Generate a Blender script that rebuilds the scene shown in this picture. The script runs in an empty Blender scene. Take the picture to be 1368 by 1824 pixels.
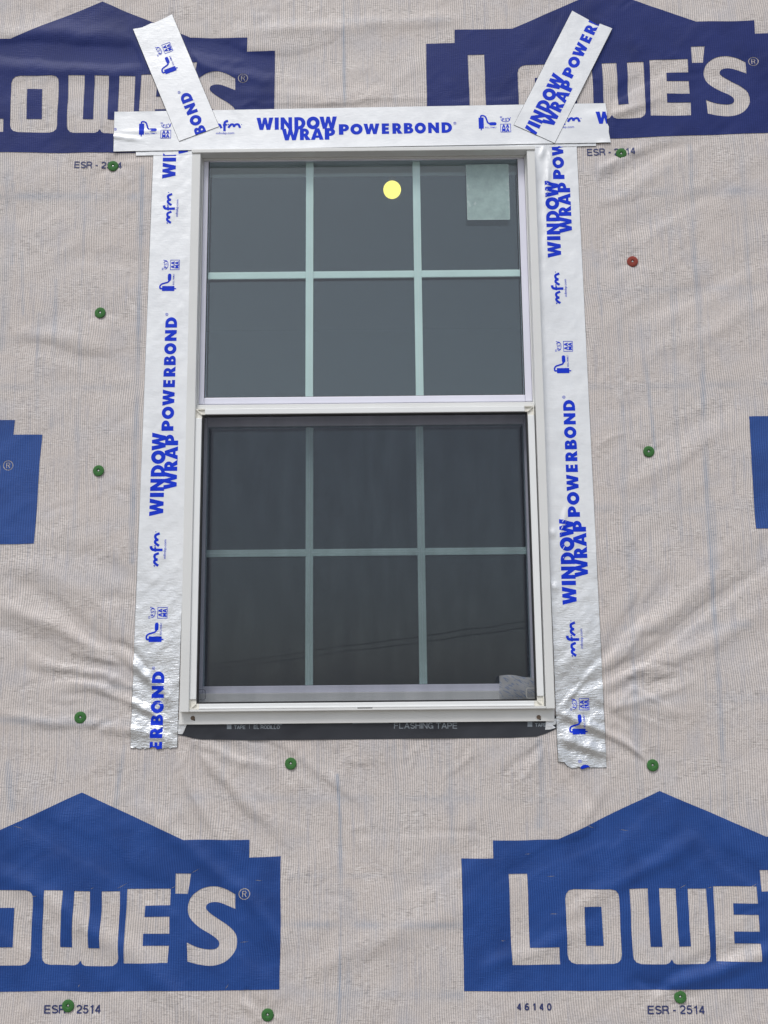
import bpy, bmesh, math, random
import numpy as np
from mathutils import Matrix, Vector
from mathutils.geometry import delaunay_2d_cdt

random.seed(7)
scene = bpy.context.scene
COL = scene.collection

# ------------------------------------------------------------------ camera
FPX = 1900.0                      # focal length in pixels of the 1368 x 1824 photograph
PITCH = math.atan(FPX / 11002.0)
ROLL = math.radians(-0.55)
CAM_D, CAM_Z = 2.66, 1.55         # distance to the wall plane (y = 0), eye height
cp, sp, cr, sr = math.cos(PITCH), math.sin(PITCH), math.cos(ROLL), math.sin(ROLL)
cam_data = bpy.data.cameras.new('camera')
cam = bpy.data.objects.new('camera', cam_data)
COL.objects.link(cam)
rgt = Vector((cr, -sp * sr, cp * sr)); upv = Vector((-sr, -sp * cr, cp * cr)); fwd = Vector((0, cp, sp))
M3 = Matrix((rgt, upv, -fwd)).transposed().to_4x4()
M3.translation = Vector((0, -CAM_D, CAM_Z))
cam.matrix_world = M3
cam_data.sensor_fit = 'VERTICAL'
cam_data.sensor_height = 24.0
cam_data.sensor_width = 18.0
cam_data.lens = 24.0 * FPX / 1824.0
cam_data.clip_start = 0.05
cam_data.clip_end = 1500.0
scene.camera = cam

# ------------------------------------------------------------------ sky, sun, exposure
SUN_EL, SUN_AZ = math.radians(58), math.radians(200)   # azimuth clockwise from +Y: in front of the wall, a little to the left
world = bpy.data.worlds.new('World')
scene.world = world
world.use_nodes = True
wn = world.node_tree
wn.nodes.clear()
w_out = wn.nodes.new('ShaderNodeOutputWorld')
w_bg = wn.nodes.new('ShaderNodeBackground')
w_sky = wn.nodes.new('ShaderNodeTexSky')
w_sky.sky_type = 'NISHITA'
w_sky.sun_disc = False
w_sky.sun_elevation = SUN_EL
w_sky.sun_rotation = SUN_AZ
w_sky.air_density = 1.0
w_sky.dust_density = 2.0
w_sky.ozone_density = 1.0
w_hs = wn.nodes.new('ShaderNodeHueSaturation')          # overcast: most of the blue is gone
w_hs.inputs['Saturation'].default_value = 0.42
w_bg.inputs['Strength'].default_value = 0.12
wn.links.new(w_sky.outputs[0], w_hs.inputs['Color'])
wn.links.new(w_hs.outputs[0], w_bg.inputs['Color'])
wn.links.new(w_bg.outputs[0], w_out.inputs['Surface'])

sun_data = bpy.data.lights.new('sun', 'SUN')
sun_data.energy = 1.45
sun_data.angle = math.radians(18)
sun_data.color = (1.0, 0.98, 0.95)
sun = bpy.data.objects.new('sun', sun_data)
COL.objects.link(sun)
to_sun = Vector((math.sin(SUN_AZ) * math.cos(SUN_EL), math.cos(SUN_AZ) * math.cos(SUN_EL), math.sin(SUN_EL)))
sun.rotation_euler = to_sun.to_track_quat('Z', 'Y').to_euler()
sun.location = to_sun * 30

scene.view_settings.view_transform = 'Standard'
scene.view_settings.look = 'None'
scene.view_settings.gamma = 1.0
scene.view_settings.use_curve_mapping = False
scene.view_settings.exposure = 0.26
scene.render.resolution_x, scene.render.resolution_y = 768, 1024
scene.render.engine = 'CYCLES'
scene.cycles.max_bounces = 10
scene.cycles.transparent_max_bounces = 24


def P(px, py, y=0.0):
    """the point on the plane at depth y that the photograph shows at pixel (px, py): returns (X, Z)"""
    a = (px - 684.0) / FPX; b = (912.0 - py) / FPX
    x = cr * a - sr * b; v = sr * a + cr * b
    t = (CAM_D + y) / (cp - sp * v)
    return np.array([x * t, CAM_Z + (sp + cp * v) * t])


# ------------------------------------------------------------------ noise and the relief of the wrap
_rng = np.random.RandomState(11)
_TAB = _rng.rand(256, 256)


def vnoise(x, y):
    xi = np.floor(x).astype(int); yi = np.floor(y).astype(int)
    fx = x - xi; fy = y - yi
    fx = fx * fx * fx * (fx * (fx * 6 - 15) + 10); fy = fy * fy * fy * (fy * (fy * 6 - 15) + 10)
    a = _TAB[xi % 256, yi % 256]; b = _TAB[(xi + 1) % 256, yi % 256]
    c = _TAB[xi % 256, (yi + 1) % 256]; d = _TAB[(xi + 1) % 256, (yi + 1) % 256]
    return (a * (1 - fx) + b * fx) * (1 - fy) + (c * (1 - fx) + d * fx) * fy - 0.5


def fbm(x, y, n=3):
    s = 0; a = 1.0
    for i in range(n):
        s = s + a * vnoise(x * 2 ** i + 17.3 * i, y * 2 ** i + 5.1 * i); a *= 0.5
    return s


CAPS = [(202, 297), (1106, 275), (1126, 467), (179, 558), (176, 839), (1155, 805), (144, 1278), (518, 1360),
        (1162, 1363), (122, 1791), (477, 1807), (1211, 1775)]
CAPS_W = [P(*c) for c in CAPS]

# folds of the cloth: a polyline seen in the photograph, half width (m), height (m), taper at the far end
FOLDS = [
    # fan at the lower left corner of the window
    ([(0, 1073), (90, 1118), (160, 1150), (240, 1190), (290, 1236)], .022, .0070, .6),
    ([(30, 1030), (90, 1070), (160, 1125), (236, 1204), (284, 1252)], .017, -.0050, .3),
    ([(0, 1118), (60, 1150), (120, 1176), (236, 1212), (286, 1250)], .016, -.0050, .5),
    ([(60, 1172), (140, 1196), (238, 1224), (292, 1256)], .013, .0034, .2),
    ([(40, 1184), (120, 1206), (238, 1238), (290, 1268)], .012, -.0034, .2),
    ([(120, 1222), (180, 1234), (236, 1254), (292, 1280)], .011, .0030, .2),
    ([(110, 1237), (180, 1250), (236, 1265), (290, 1292)], .010, -.0030, .2),
    ([(0, 1270), (90, 1292), (232, 1300), (300, 1312)], .014, .0035, .4),
    ([(0, 1316), (90, 1318), (230, 1322)], .020, -.0030, .4),
    ([(160, 1050), (205, 1110), (240, 1160)], .016, .0030, .1),
    ([(215, 1145), (240, 1172), (268, 1206), (282, 1240)], .010, -.0050, .4),
    ([(170, 1070), (210, 1065), (244, 1070)], .014, -.0022, .1),
    # fan at the lower right corner
    ([(1030, 1196), (1066, 1172), (1100, 1130), (1139, 1088), (1200, 1036)], .015, -.0052, .2),
    ([(1066, 1188), (1110, 1150), (1180, 1095), (1290, 1010)], .017, .0042, .3),
    ([(1020, 1230), (1068, 1206), (1139, 1174), (1200, 1122), (1262, 1070), (1368, 1000)], .015, -.0048, .4),
    ([(1070, 1222), (1139, 1196), (1250, 1150), (1368, 1080)], .020, .0038, .3),
    ([(1072, 1240), (1120, 1222), (1200, 1208)], .014, -.0040, .2),
    ([(1074, 1262), (1150, 1258), (1260, 1262)], .018, .0030, .2),
    ([(1020, 1240), (1075, 1268), (1120, 1300), (1156, 1352)], .012, -.0032, .6),
    ([(1010, 1268), (1045, 1290), (1078, 1312), (1120, 1334), (1156, 1360)], .009, .0045, .8),
    ([(1008, 1284), (1040, 1306), (1078, 1328), (1118, 1348), (1152, 1366)], .009, -.0042, .8),
    ([(1090, 1300), (1130, 1326), (1160, 1354)], .009, -.0034, .8),
    ([(1260, 1000), (1320, 960), (1368, 940)], .025, .0034, .5),
    ([(1000, 1310), (1030, 1322), (1076, 1350)], .010, .0034, .5),
    ([(1000, 1326), (1040, 1342), (1070, 1362)], .009, -.0030, .5),
    # below the window
    ([(322, 1312), (350, 1356), (381, 1396), (440, 1462), (520, 1540)], .018, -.0052, .2),
    ([(318, 1318), (330, 1380), (365, 1440), (420, 1520)], .016, .0042, .2),
    ([(340, 1312), (370, 1360), (420, 1410), (500, 1470)], .017, .0046, .2),
    ([(385, 1318), (440, 1342), (481, 1352), (512, 1352)], .013, -.0046, .7),
    ([(372, 1324), (430, 1354), (500, 1362)], .013, .0034, .6),
    ([(452, 1320), (490, 1334), (520, 1348)], .010, -.0040, .9),
    ([(500, 1320), (540, 1348), (590, 1390), (640, 1440)], .016, .0030, .2),
    ([(530, 1360), (570, 1390), (610, 1425), (640, 1462)], .014, -.0034, .3),
    ([(570, 1318), (596, 1348), (604, 1375)], .012, -.0028, .2),
    ([(640, 1362), (690, 1400), (740, 1450)], .012, -.0026, .2),
    ([(450, 1370), (520, 1430), (600, 1500), (690, 1560)], .022, -.0030, .3),
    ([(690, 1600), (790, 1540), (860, 1500)], .022, -.0026, .3),
    ([(560, 1720), (700, 1660), (830, 1610)], .030, .0036, .4),
    ([(1080, 1400), (1040, 1460), (1010, 1500)], .016, .0028, .2),
    ([(1010, 1380), (1060, 1440), (1100, 1500)], .018, -.0030, .2),
    # inside the lower logos
    ([(0, 1560), (120, 1620), (240, 1700), (340, 1800)], .024, .0056, .5),
    ([(0, 1640), (90, 1690), (170, 1760), (210, 1824)], .020, -.0054, .5),
    ([(40, 1460), (160, 1520), (330, 1610), (470, 1720)], .024, -.0048, .4),
    ([(1180, 1764), (1270, 1740), (1368, 1700)], .020, .0058, .6),
    ([(1170, 1752), (1270, 1716), (1368, 1676)], .017, -.0044, .5),
    ([(1200, 1766), (1160, 1752), (1130, 1740)], .010, -.0028, .6),
    ([(440, 1770), (462, 1790), (476, 1806)], .010, -.0034, .9),
    ([(430, 1786), (455, 1800), (476, 1812)], .010, .0030, .9),
    ([(240, 1440), (330, 1500), (430, 1590), (500, 1690)], .018, .0036, .4),
    ([(900, 1560), (1010, 1520), (1130, 1450)], .018, -.0036, .4),
    ([(1000, 1640), (1120, 1560), (1260, 1490)], .018, .0034, .4),
    ([(860, 1720), (960, 1690), (1060, 1650)], .020, .0034, .4),
    ([(1220, 1440), (1290, 1520), (1368, 1570)], .018, -.0036, .4),
    # upper left: the sheet sags in long level waves
    ([(0, 84), (120, 86), (240, 96), (330, 92)], .026, -.0058, .7),
    ([(0, 58), (120, 60), (230, 72)], .026, .0046, .6),
    ([(0, 118), (100, 122), (230, 130)], .026, .0040, .6),
    ([(330, 80), (410, 92), (490, 118), (560, 126)], .020, -.0050, .5),
    ([(420, 130), (560, 108), (700, 88), (800, 62)], .028, -.0045, .5),
    ([(430, 60), (600, 52), (800, 36)], .020, .0030, .5),
    ([(440, 170), (560, 172), (700, 168)], .020, .0028, .4),
    ([(330, 105), (400, 130), (480, 150)], .018, .0036, .4),
    # upper right
    ([(1000, 200), (1070, 186), (1130, 150), (1200, 110)], .016, -.0046, .4),
    ([(1040, 208), (1110, 200), (1180, 170)], .014, .0040, .3),
    ([(1060, 330), (1110, 310), (1160, 280), (1230, 262)], .016, -.0040, .3),
    ([(1040, 310), (1080, 296), (1140, 268)], .015, .0034, .3),
    ([(1036, 372), (1100, 352), (1190, 300)], .015, .0026, .2),
    ([(1090, 420), (1180, 380), (1290, 330)], .022, -.0028, .3),
    ([(1130, 560), (1230, 520), (1368, 450)], .026, -.0030, .4),
    ([(1150, 640), (1260, 590), (1368, 540)], .022, .0028, .4),
    ([(1180, 780), (1260, 740), (1330, 690)], .022, -.0026, .3),
    ([(1100, 880), (1180, 830), (1290, 770)], .020, .0024, .3),
    # left field
    ([(40, 618), (100, 626), (170, 644), (240, 650)], .020, -.0036, .4),
    ([(30, 596), (110, 604), (190, 616)], .022, .0028, .4),
    ([(90, 690), (150, 680), (230, 690)], .022, -.0026, .3),
    ([(110, 470), (160, 460), (240, 468)], .020, -.0022, .3),
    ([(100, 980), (170, 1000), (244, 1032)], .026, -.0030, .3),
    ([(0, 1000), (70, 1010), (150, 1060)], .024, .0034, .4),
]
_rc = random.Random(5)
for (ox, oy, a0, a1, n, lmax) in ((236, 1215, 150, 236, 15, 150), (1072, 1225, -60, 40, 15, 170), (330, 1316, 25, 100, 9, 120), (560, 1318, 20, 120, 8, 90), (800, 1316, 60, 130, 7, 90), (980, 1306, 70, 150, 6, 110)):
    for i in range(n):     # thin sharp creases that leave the corners; angles clockwise from +x in the picture
        t = math.radians(a0 + (a1 - a0) * (i + _rc.uniform(.1, .9)) / n); r0 = _rc.uniform(0, 30); r1 = r0 + _rc.uniform(.35, 1) * lmax; bend = _rc.uniform(-.16, .16)
        sy = _rc.uniform(-70, 60) if lmax > 140 else 0; sx = _rc.uniform(-60, 60) if lmax < 100 else 0
        p = [(ox + sx + math.cos(t + bend * k) * (r0 + (r1 - r0) * k / 3), oy + sy + math.sin(t + bend * k) * (r0 + (r1 - r0) * k / 3)) for k in range(4)]
        FOLDS.append((p, _rc.uniform(.0062, .0095), _rc.choice((-1, 1)) * _rc.uniform(.0010, .0021), .25))
for i in range(70):        # stray short creases all over the sheet
    x = _rc.uniform(0, 1368); y = _rc.uniform(0, 1824); t = _rc.choice((_rc.uniform(-.5, .1), _rc.uniform(.3, .9), _rc.uniform(-1.0, -.4))); L = _rc.uniform(25, 85)
    FOLDS.append(([(x, y), (x + L * .5 * math.cos(t), y + L * .5 * math.sin(t)), (x + L * math.cos(t + .2), y + L * math.sin(t + .2))], _rc.uniform(.0062, .010), _rc.choice((-1, 1)) * _rc.uniform(.0007, .0014), .1))
FOLDS += [([(590, 1481), (640, 1484), (760, 1481), (850, 1481), (862, 1490)], .0062, -.0020, .5), ([(440, 190), (560, 182), (700, 176), (760, 176)], .008, .0015, .4),
          ([(640, 1368), (690, 1412), (726, 1460)], .0065, -.0022, .3), ([(575, 1440), (615, 1478)], .007, -.0024, .4), ([(1140, 1250), (1260, 1262)], .008, -.0012, .3)]
FOLDS_W = [(np.array([P(*p) for p in pl]), w, a, tp) for pl, w, a, tp in FOLDS]


FLAT_W = [np.array([P(*p) for p in q]) for q in (((231, 1333), (274, 262), (354, 262), (316, 1334)), ((992, 1362), (950, 262), (1027, 262), (1080, 1366)),
          ((203, 272), (1087, 256), (1082, 185), (203, 203)), ((320.8, 256), (391, 228.5), (307.6, 29.2), (238.6, 59.5)), ((912.9, 229.5), (987, 258), (1089.3, 54.2), (1020.5, 20.7)))]


def relief(X, Z):
    """how far the wrap stands off the sheathing (m)"""
    X = np.asarray(X, float); Z = np.asarray(Z, float)
    h = 0.0030 + 0.0046 * fbm(X * 2.6 + 3.1, Z * 3.4 + 1.7, 2) + 0.0018 * fbm(X * 9 + 9.0, Z * 12 + 4.0, 2)
    diag = X * 0.8 + Z * 0.6
    dia2 = -X * 0.6 + Z * 0.8
    h = h + 0.0011 * fbm(diag * 9 + 40, dia2 * 34 + 11, 2)
    h = h + 0.0004 * fbm(X * 26 + 2, Z * 48 + 3, 2)
    Xw = X + 0.020 * fbm(X * 7 + 50, Z * 7 + 20, 2); Zw = Z + 0.020 * fbm(X * 7 + 80, Z * 7 + 60, 2)
    for pl, w, a, tp in FOLDS_W:
        lo = pl.min(0) - 3.2 * w; hi = pl.max(0) + 3.2 * w
        m = (Xw > lo[0]) & (Xw < hi[0]) & (Zw > lo[1]) & (Zw < hi[1])
        if not m.any():
            continue
        x = Xw[m]; z = Zw[m]
        seg = np.diff(pl, axis=0); L = np.hypot(seg[:, 0], seg[:, 1]); cum = np.concatenate([[0], np.cumsum(L)]); tot = cum[-1]
        best = np.full(x.shape, 1e9); bt = np.zeros(x.shape)
        for i in range(len(seg)):
            dx = x - pl[i, 0]; dz = z - pl[i, 1]
            t = np.clip((dx * seg[i, 0] + dz * seg[i, 1]) / (L[i] ** 2), 0, 1)
            d = np.hypot(dx - t * seg[i, 0], dz - t * seg[i, 1])
            k = d < best
            best = np.where(k, d, best); bt = np.where(k, (cum[i] + t * L[i]) / tot, bt)
        # ends fade so that no fold stops in a blob
        fade = np.sin(np.pi * np.clip(bt, 0.0, 1.0)) ** 0.6 * (1 - tp) + tp * np.minimum(1, 1.15 - 0.4 * np.abs(bt - .5))
        g = np.exp(-(best / w) ** 2)
        h[m] = h[m] + 1.08 * a * g * fade
    # pressed flat under the upper tapes
    k = np.zeros(X.shape)
    for poly in FLAT_W:
        lo = poly.min(0); hi = poly.max(0)
        c = (lo + hi) / 2; e = poly[1] - poly[0]; L = np.hypot(*e); e = e / L; f = poly[3] - poly[0]; Wd = np.hypot(*f); f = f / Wd
        m0 = poly.mean(0)
        u = np.abs((X - m0[0]) * e[0] + (Z - m0[1]) * e[1]) - L / 2; v = np.abs((X - m0[0]) * f[0] + (Z - m0[1]) * f[1]) - Wd / 2
        k = np.maximum(k, np.clip(1.7 - np.maximum(u, v) / .010, 0, 1))
    k = k * np.clip((Z - 1.72) / .35, 0, 1)
    k = k * k * (3 - 2 * k)
    h = h * (1 - .85 * k) + .0030 * .85 * k
    for c in CAPS_W:
        d = np.hypot(X - c[0], Z - c[1])
        h = h - 0.0034 * np.exp(-(d / 0.028) ** 2)
        th_a = np.arctan2(Z - c[1], X - c[0]); ph = c[0] * 37 + c[1] * 91
        h = h + 0.0013 * np.exp(-(d / 0.042) ** 2) * (d / .02) / (1 + d / .02) * (np.cos(5 * th_a + ph) + .7 * np.cos(8 * th_a + 2.3 * ph))
    # smooth floor: the cloth cannot go through the board
    return np.where(h > 0.001, h, 0.001 * np.exp((h - 0.001) / 0.004))


# ------------------------------------------------------------------ helpers: materials
def new_mat(name):
    m = bpy.data.materials.new(name); m.use_nodes = True
    nt = m.node_tree; nt.nodes.clear()
    out = nt.nodes.new('ShaderNodeOutputMaterial')
    b = nt.nodes.new('ShaderNodeBsdfPrincipled')
    nt.links.new(b.outputs[0], out.inputs['Surface'])
    return m, nt, b, out


def N(nt, kind, **kw):
    n = nt.nodes.new(kind)
    for k, v in kw.items():
        setattr(n, k, v)
    return n


def math_node(nt, op, a, b=None):
    n = nt.nodes.new('ShaderNodeMath'); n.operation = op
    for i, v in enumerate((a, b)):
        if v is None:
            continue
        if isinstance(v, (int, float)):
            n.inputs[i].default_value = v
        else:
            nt.links.new(v, n.inputs[i])
    return n.outputs[0]


def noise(nt, vec, scale, detail=2.0, rough=0.5, sx=1, sy=1, sz=1):
    mp = nt.nodes.new('ShaderNodeMapping'); mp.inputs['Scale'].default_value = (sx, sy, sz)
    nt.links.new(vec, mp.inputs['Vector'])
    n = nt.nodes.new('ShaderNodeTexNoise'); n.inputs['Scale'].default_value = scale
    n.inputs['Detail'].default_value = detail; n.inputs['Roughness'].default_value = rough
    nt.links.new(mp.outputs[0], n.inputs['Vector'])
    return n.outputs['Fac']


def mixc(nt, fac, a, b, mode='MIX'):
    n = nt.nodes.new('ShaderNodeMix'); n.data_type = 'RGBA'; n.blend_type = mode; n.clamp_factor = True
    for s, v in ((n.inputs[0], fac), (n.inputs[6], a), (n.inputs[7], b)):
        if isinstance(v, (int, float)):
            s.default_value = v
        elif isinstance(v, tuple):
            s.default_value = (*v, 1) if len(v) == 3 else v
        else:
            nt.links.new(v, s)
    return n.outputs[2]


def ramp(nt, fac, lo, hi, a=0.0, b=1.0):
    n = nt.nodes.new('ShaderNodeMapRange'); n.clamp = True
    n.inputs['From Min'].default_value = lo; n.inputs['From Max'].default_value = hi
    n.inputs['To Min'].default_value = a; n.inputs['To Max'].default_value = b
    nt.links.new(fac, n.inputs['Value'])
    return n.outputs[0]


def simple(name, col, rough=0.5, metal=0.0, bump=0.0, bscale=300, var=0.06):
    m, nt, b, out = new_mat(name)
    tc = N(nt, 'ShaderNodeTexCoord'); v = tc.outputs['Object']
    n1 = noise(nt, v, 7, 4)
    dark = tuple(c * (1 - var) for c in col); lite = tuple(min(1, c * (1 + var)) for c in col)
    nt.links.new(mixc(nt, ramp(nt, n1, .3, .7), dark, lite), b.inputs['Base Color'])
    b.inputs['Roughness'].default_value = rough; b.inputs['Metallic'].default_value = metal
    if bump:
        bp = N(nt, 'ShaderNodeBump'); bp.inputs['Strength'].default_value = bump; bp.inputs['Distance'].default_value = 0.001
        nt.links.new(noise(nt, v, bscale, 3), bp.inputs['Height']); nt.links.new(bp.outputs[0], b.inputs['Normal'])
    return m


def weave(nt, b, coord):
    """ribs and cross threads of the woven wrap: returns (rib 0..1, thread 0..1) and sets the bump"""
    sep = N(nt, 'ShaderNodeSeparateXYZ'); nt.links.new(coord, sep.inputs[0])
    wob = noise(nt, coord, 3.0, 2)
    x = math_node(nt, 'ADD', sep.outputs['X'], math_node(nt, 'MULTIPLY', math_node(nt, 'SUBTRACT', wob, 0.5), 0.05))
    ph = math_node(nt, 'MULTIPLY', x, 2 * math.pi / 0.0056)
    rib = math_node(nt, 'MULTIPLY_ADD', math_node(nt, 'SINE', ph), 0.5); rib.node.inputs[2].default_value = 0.5
    th0 = noise(nt, coord, 1.0, 2, .6, 50, 1, 300)         # short level dashes
    band = ramp(nt, noise(nt, coord, 1.0, 3, .6, 7, 1, 16), .36, .62, .25, 1.35)
    th = math_node(nt, 'MULTIPLY_ADD', math_node(nt, 'SUBTRACT', th0, 0.5), band); th.node.inputs[2].default_value = 0.5
    blk = noise(nt, coord, 1.0, 1, .5, 60, 1, 60)
    vst = noise(nt, coord, 1.0, 2, .6, 130, 1, 6)          # groups of darker upright threads
    hsum = math_node(nt, 'ADD', math_node(nt, 'MULTIPLY', rib, 0.6), math_node(nt, 'MULTIPLY', th, 1.6))
    bp = N(nt, 'ShaderNodeBump'); bp.inputs['Strength'].default_value = 0.28; bp.inputs['Distance'].default_value = 0.0012
    nt.links.new(hsum, bp.inputs['Height']); nt.links.new(bp.outputs[0], b.inputs['Normal'])
    return rib, th, blk, vst


def wrap_material():
    m, nt, b, out = new_mat('woven_wrap')
    tc = N(nt, 'ShaderNodeTexCoord'); co = tc.outputs['Object']
    rib, th, blk, vst = weave(nt, b, co)
    att = N(nt, 'ShaderNodeAttribute'); att.attribute_name = 'tint'      # the sheet's own blue guide lines
    pale = (0.75, 0.682, 0.642); grey = (0.38, 0.352, 0.345)
    c = mixc(nt, ramp(nt, rib, 0.0, 1.0, 0.90, 0.0), pale, grey)
    c = mixc(nt, ramp(nt, th, 0.54, 0.74, 0.0, 0.80), c, (0.27, 0.25, 0.24))
    c = mixc(nt, ramp(nt, th, 0.28, 0.42, 0.75, 0.0), c, (0.76, 0.73, 0.71))
    c = mixc(nt, ramp(nt, vst, 0.53, 0.72, 0.0, 0.55), c, (0.37, 0.37, 0.42))
    big = noise(nt, co, 5.0, 3)
    c = mixc(nt, ramp(nt, big, 0.40, 0.66, 0.0, 0.30), c, (0.57, 0.49, 0.44))
    c = mixc(nt, ramp(nt, noise(nt, co, 11.0, 3), 0.50, 0.72, 0.0, 0.30), c, (0.45, 0.46, 0.52))
    spk = noise(nt, co, 260.0, 2, .6)
    c = mixc(nt, ramp(nt, spk, .52, .72, 0.0, .35), c, (0.30, 0.28, 0.275))
    c = mixc(nt, ramp(nt, spk, .30, .46, .35, 0.0), c, (0.74, 0.715, 0.70))
    lines = math_node(nt, 'MULTIPLY', att.outputs['Fac'], ramp(nt, rib, 0, 1, 1.45, 0.65))
    c = mixc(nt, lines, c, (0.24, 0.30, 0.395))
    nt.links.new(c, b.inputs['Base Color'])
    b.inputs['Roughness'].default_value = 0.52
    b.inputs['Specular IOR Level'].default_value = 0.35
    return m


def ink_material(name, col, light, rough=0.42):
    m, nt, b, out = new_mat(name)
    tc = N(nt, 'ShaderNodeTexCoord'); co = tc.outputs['Object']
    rib, th, blk, vst = weave(nt, b, co)
    c = mixc(nt, ramp(nt, rib, 0, 1, 0.80, 0.0), light, col)
    c = mixc(nt, ramp(nt, th, 0.30, 0.44, 0.45, 0.0), c, light)
    c = mixc(nt, ramp(nt, noise(nt, co, 9, 4), 0.45, 0.75, 0.0, 0.55), c, tuple(x * 0.72 for x in col))
    scr = noise(nt, co, 1.0, 3, .6, 30, 1, 500)
    c = mixc(nt, ramp(nt, scr, 0.70, 0.78, 0.0, 0.45), c, tuple(min(1, x * 2.4 + .05) for x in col))
    nt.links.new(c, b.inputs['Base Color'])
    b.inputs['Roughness'].default_value = rough
    b.inputs['Specular IOR Level'].default_value = 0.42 if rough < 0.4 else 0.20
    return m


def foil_material(name='foil'):
    m, nt, b, out = new_mat(name)
    tc = N(nt, 'ShaderNodeTexCoord'); co = tc.outputs['Object']
    c = mixc(nt, ramp(nt, noise(nt, co, 14, 4), .35, .7), (0.75, 0.765, 0.785), (0.83, 0.845, 0.862))
    nt.links.new(c, b.inputs['Base Color'])
    att = N(nt, 'ShaderNodeAttribute'); att.attribute_name = 'crease'
    mt = math_node(nt, 'MULTIPLY_ADD', att.outputs['Fac'], .52); mt.node.inputs[2].default_value = .22
    nt.links.new(mt, b.inputs['Metallic'])
    rg = ramp(nt, noise(nt, co, 30, 3), .3, .7, .34, .48)
    rg = math_node(nt, 'SUBTRACT', rg, math_node(nt, 'MULTIPLY', att.outputs['Fac'], .10))
    nt.links.new(rg, b.inputs['Roughness'])
    fine = noise(nt, co, 1.0, 4, .6, 60, 1, 260)            # short level creases across the roll
    crum = noise(nt, co, 120.0, 4, .6)
    hsum = math_node(nt, 'ADD', math_node(nt, 'MULTIPLY', fine, 0.55), math_node(nt, 'MULTIPLY', crum, 0.45))
    amt = math_node(nt, 'MULTIPLY_ADD', att.outputs['Fac'], 1.3); amt.node.inputs[2].default_value = 0.40
    hs = math_node(nt, 'MULTIPLY', hsum, amt)
    bp = N(nt, 'ShaderNodeBump'); bp.inputs['Strength'].default_value = 0.55; bp.inputs['Distance'].default_value = 0.0028
    nt.links.new(hs, bp.inputs['Height']); nt.links.new(bp.outputs[0], b.inputs['Normal'])
    return m


def glass_material(name, refl=1.0, tint=(0.86, 0.95, 0.93)):
    m, nt, b, out = new_mat(name)
    nt.nodes.remove(b)
    tr = N(nt, 'ShaderNodeBsdfTransparent'); tr.inputs['Color'].default_value = (*tint, 1)
    gl = N(nt, 'ShaderNodeBsdfGlossy'); gl.inputs['Roughness'].default_value = 0.012; gl.inputs['Color'].default_value = (0.90, 0.93, 0.975, 1)
    fr = N(nt, 'ShaderNodeFresnel'); fr.inputs['IOR'].default_value = 1.52
    mx = N(nt, 'ShaderNodeMixShader')
    geo = N(nt, 'ShaderNodeNewGeometry')            # one reflection per sheet: the back face adds none
    nt.links.new(math_node(nt, 'MULTIPLY', math_node(nt, 'MULTIPLY', fr.outputs[0], refl), math_node(nt, 'SUBTRACT', 1.0, geo.outputs['Backfacing'])), mx.inputs[0])
    tc = N(nt, 'ShaderNodeTexCoord')
    bp = N(nt, 'ShaderNodeBump'); bp.inputs['Strength'].default_value = 0.04; bp.inputs['Distance'].default_value = 0.004
    nt.links.new(noise(nt, tc.outputs['Object'], 6.0, 1), bp.inputs['Height'])
    nt.links.new(bp.outputs[0], gl.inputs['Normal'])
    nt.links.new(tr.outputs[0], mx.inputs[1]); nt.links.new(gl.outputs[0], mx.inputs[2])
    nt.links.new(mx.outputs[0], out.inputs['Surface'])
    return m


def veil_material(name, col, cover, rough=0.8, mottled=0.0, lines=0.0):
    """a film that lets part of the light through: insect mesh, sticker film, thin plastic"""
    m, nt, b, out = new_mat(name)
    b.inputs['Base Color'].default_value = (*col, 1); b.inputs['Roughness'].default_value = rough
    tr = N(nt, 'ShaderNodeBsdfTransparent')
    if lines:
        tr.inputs['Color'].default_value = (0.965, 0.978, 1.0, 1)
    mx = N(nt, 'ShaderNodeMixShader')
    tc = N(nt, 'ShaderNodeTexCoord'); co = tc.outputs['Object']
    fac = None
    if mottled:
        fac = ramp(nt, noise(nt, co, 34, 5, .65), .35, .72, cover - mottled, cover + mottled)
    if lines:
        sep = N(nt, 'ShaderNodeSeparateXYZ'); nt.links.new(co, sep.inputs[0])
        s1 = math_node(nt, 'SINE', math_node(nt, 'MULTIPLY', sep.outputs['X'], 2 * math.pi / 0.0016))
        s2 = math_node(nt, 'SINE', math_node(nt, 'MULTIPLY', sep.outputs['Z'], 2 * math.pi / 0.0016))
        s3 = noise(nt, co, 1.0, 2, .5, 26, 1, 6)
        s = math_node(nt, 'MULTIPLY', math_node(nt, 'MAXIMUM', s1, s2), lines)
        s = math_node(nt, 'ADD', s, ramp(nt, s3, .3, .7, -0.05, 0.05))
        fac = math_node(nt, 'ADD', s, cover)
    if fac is None:
        mx.inputs[0].default_value = cover
    else:
        nt.links.new(fac, mx.inputs[0])
    nt.links.new(tr.outputs[0], mx.inputs[1]); nt.links.new(b.outputs[0], mx.inputs[2])
    nt.links.new(mx.outputs[0], out.inputs['Surface'])
    return m, nt, b


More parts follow.
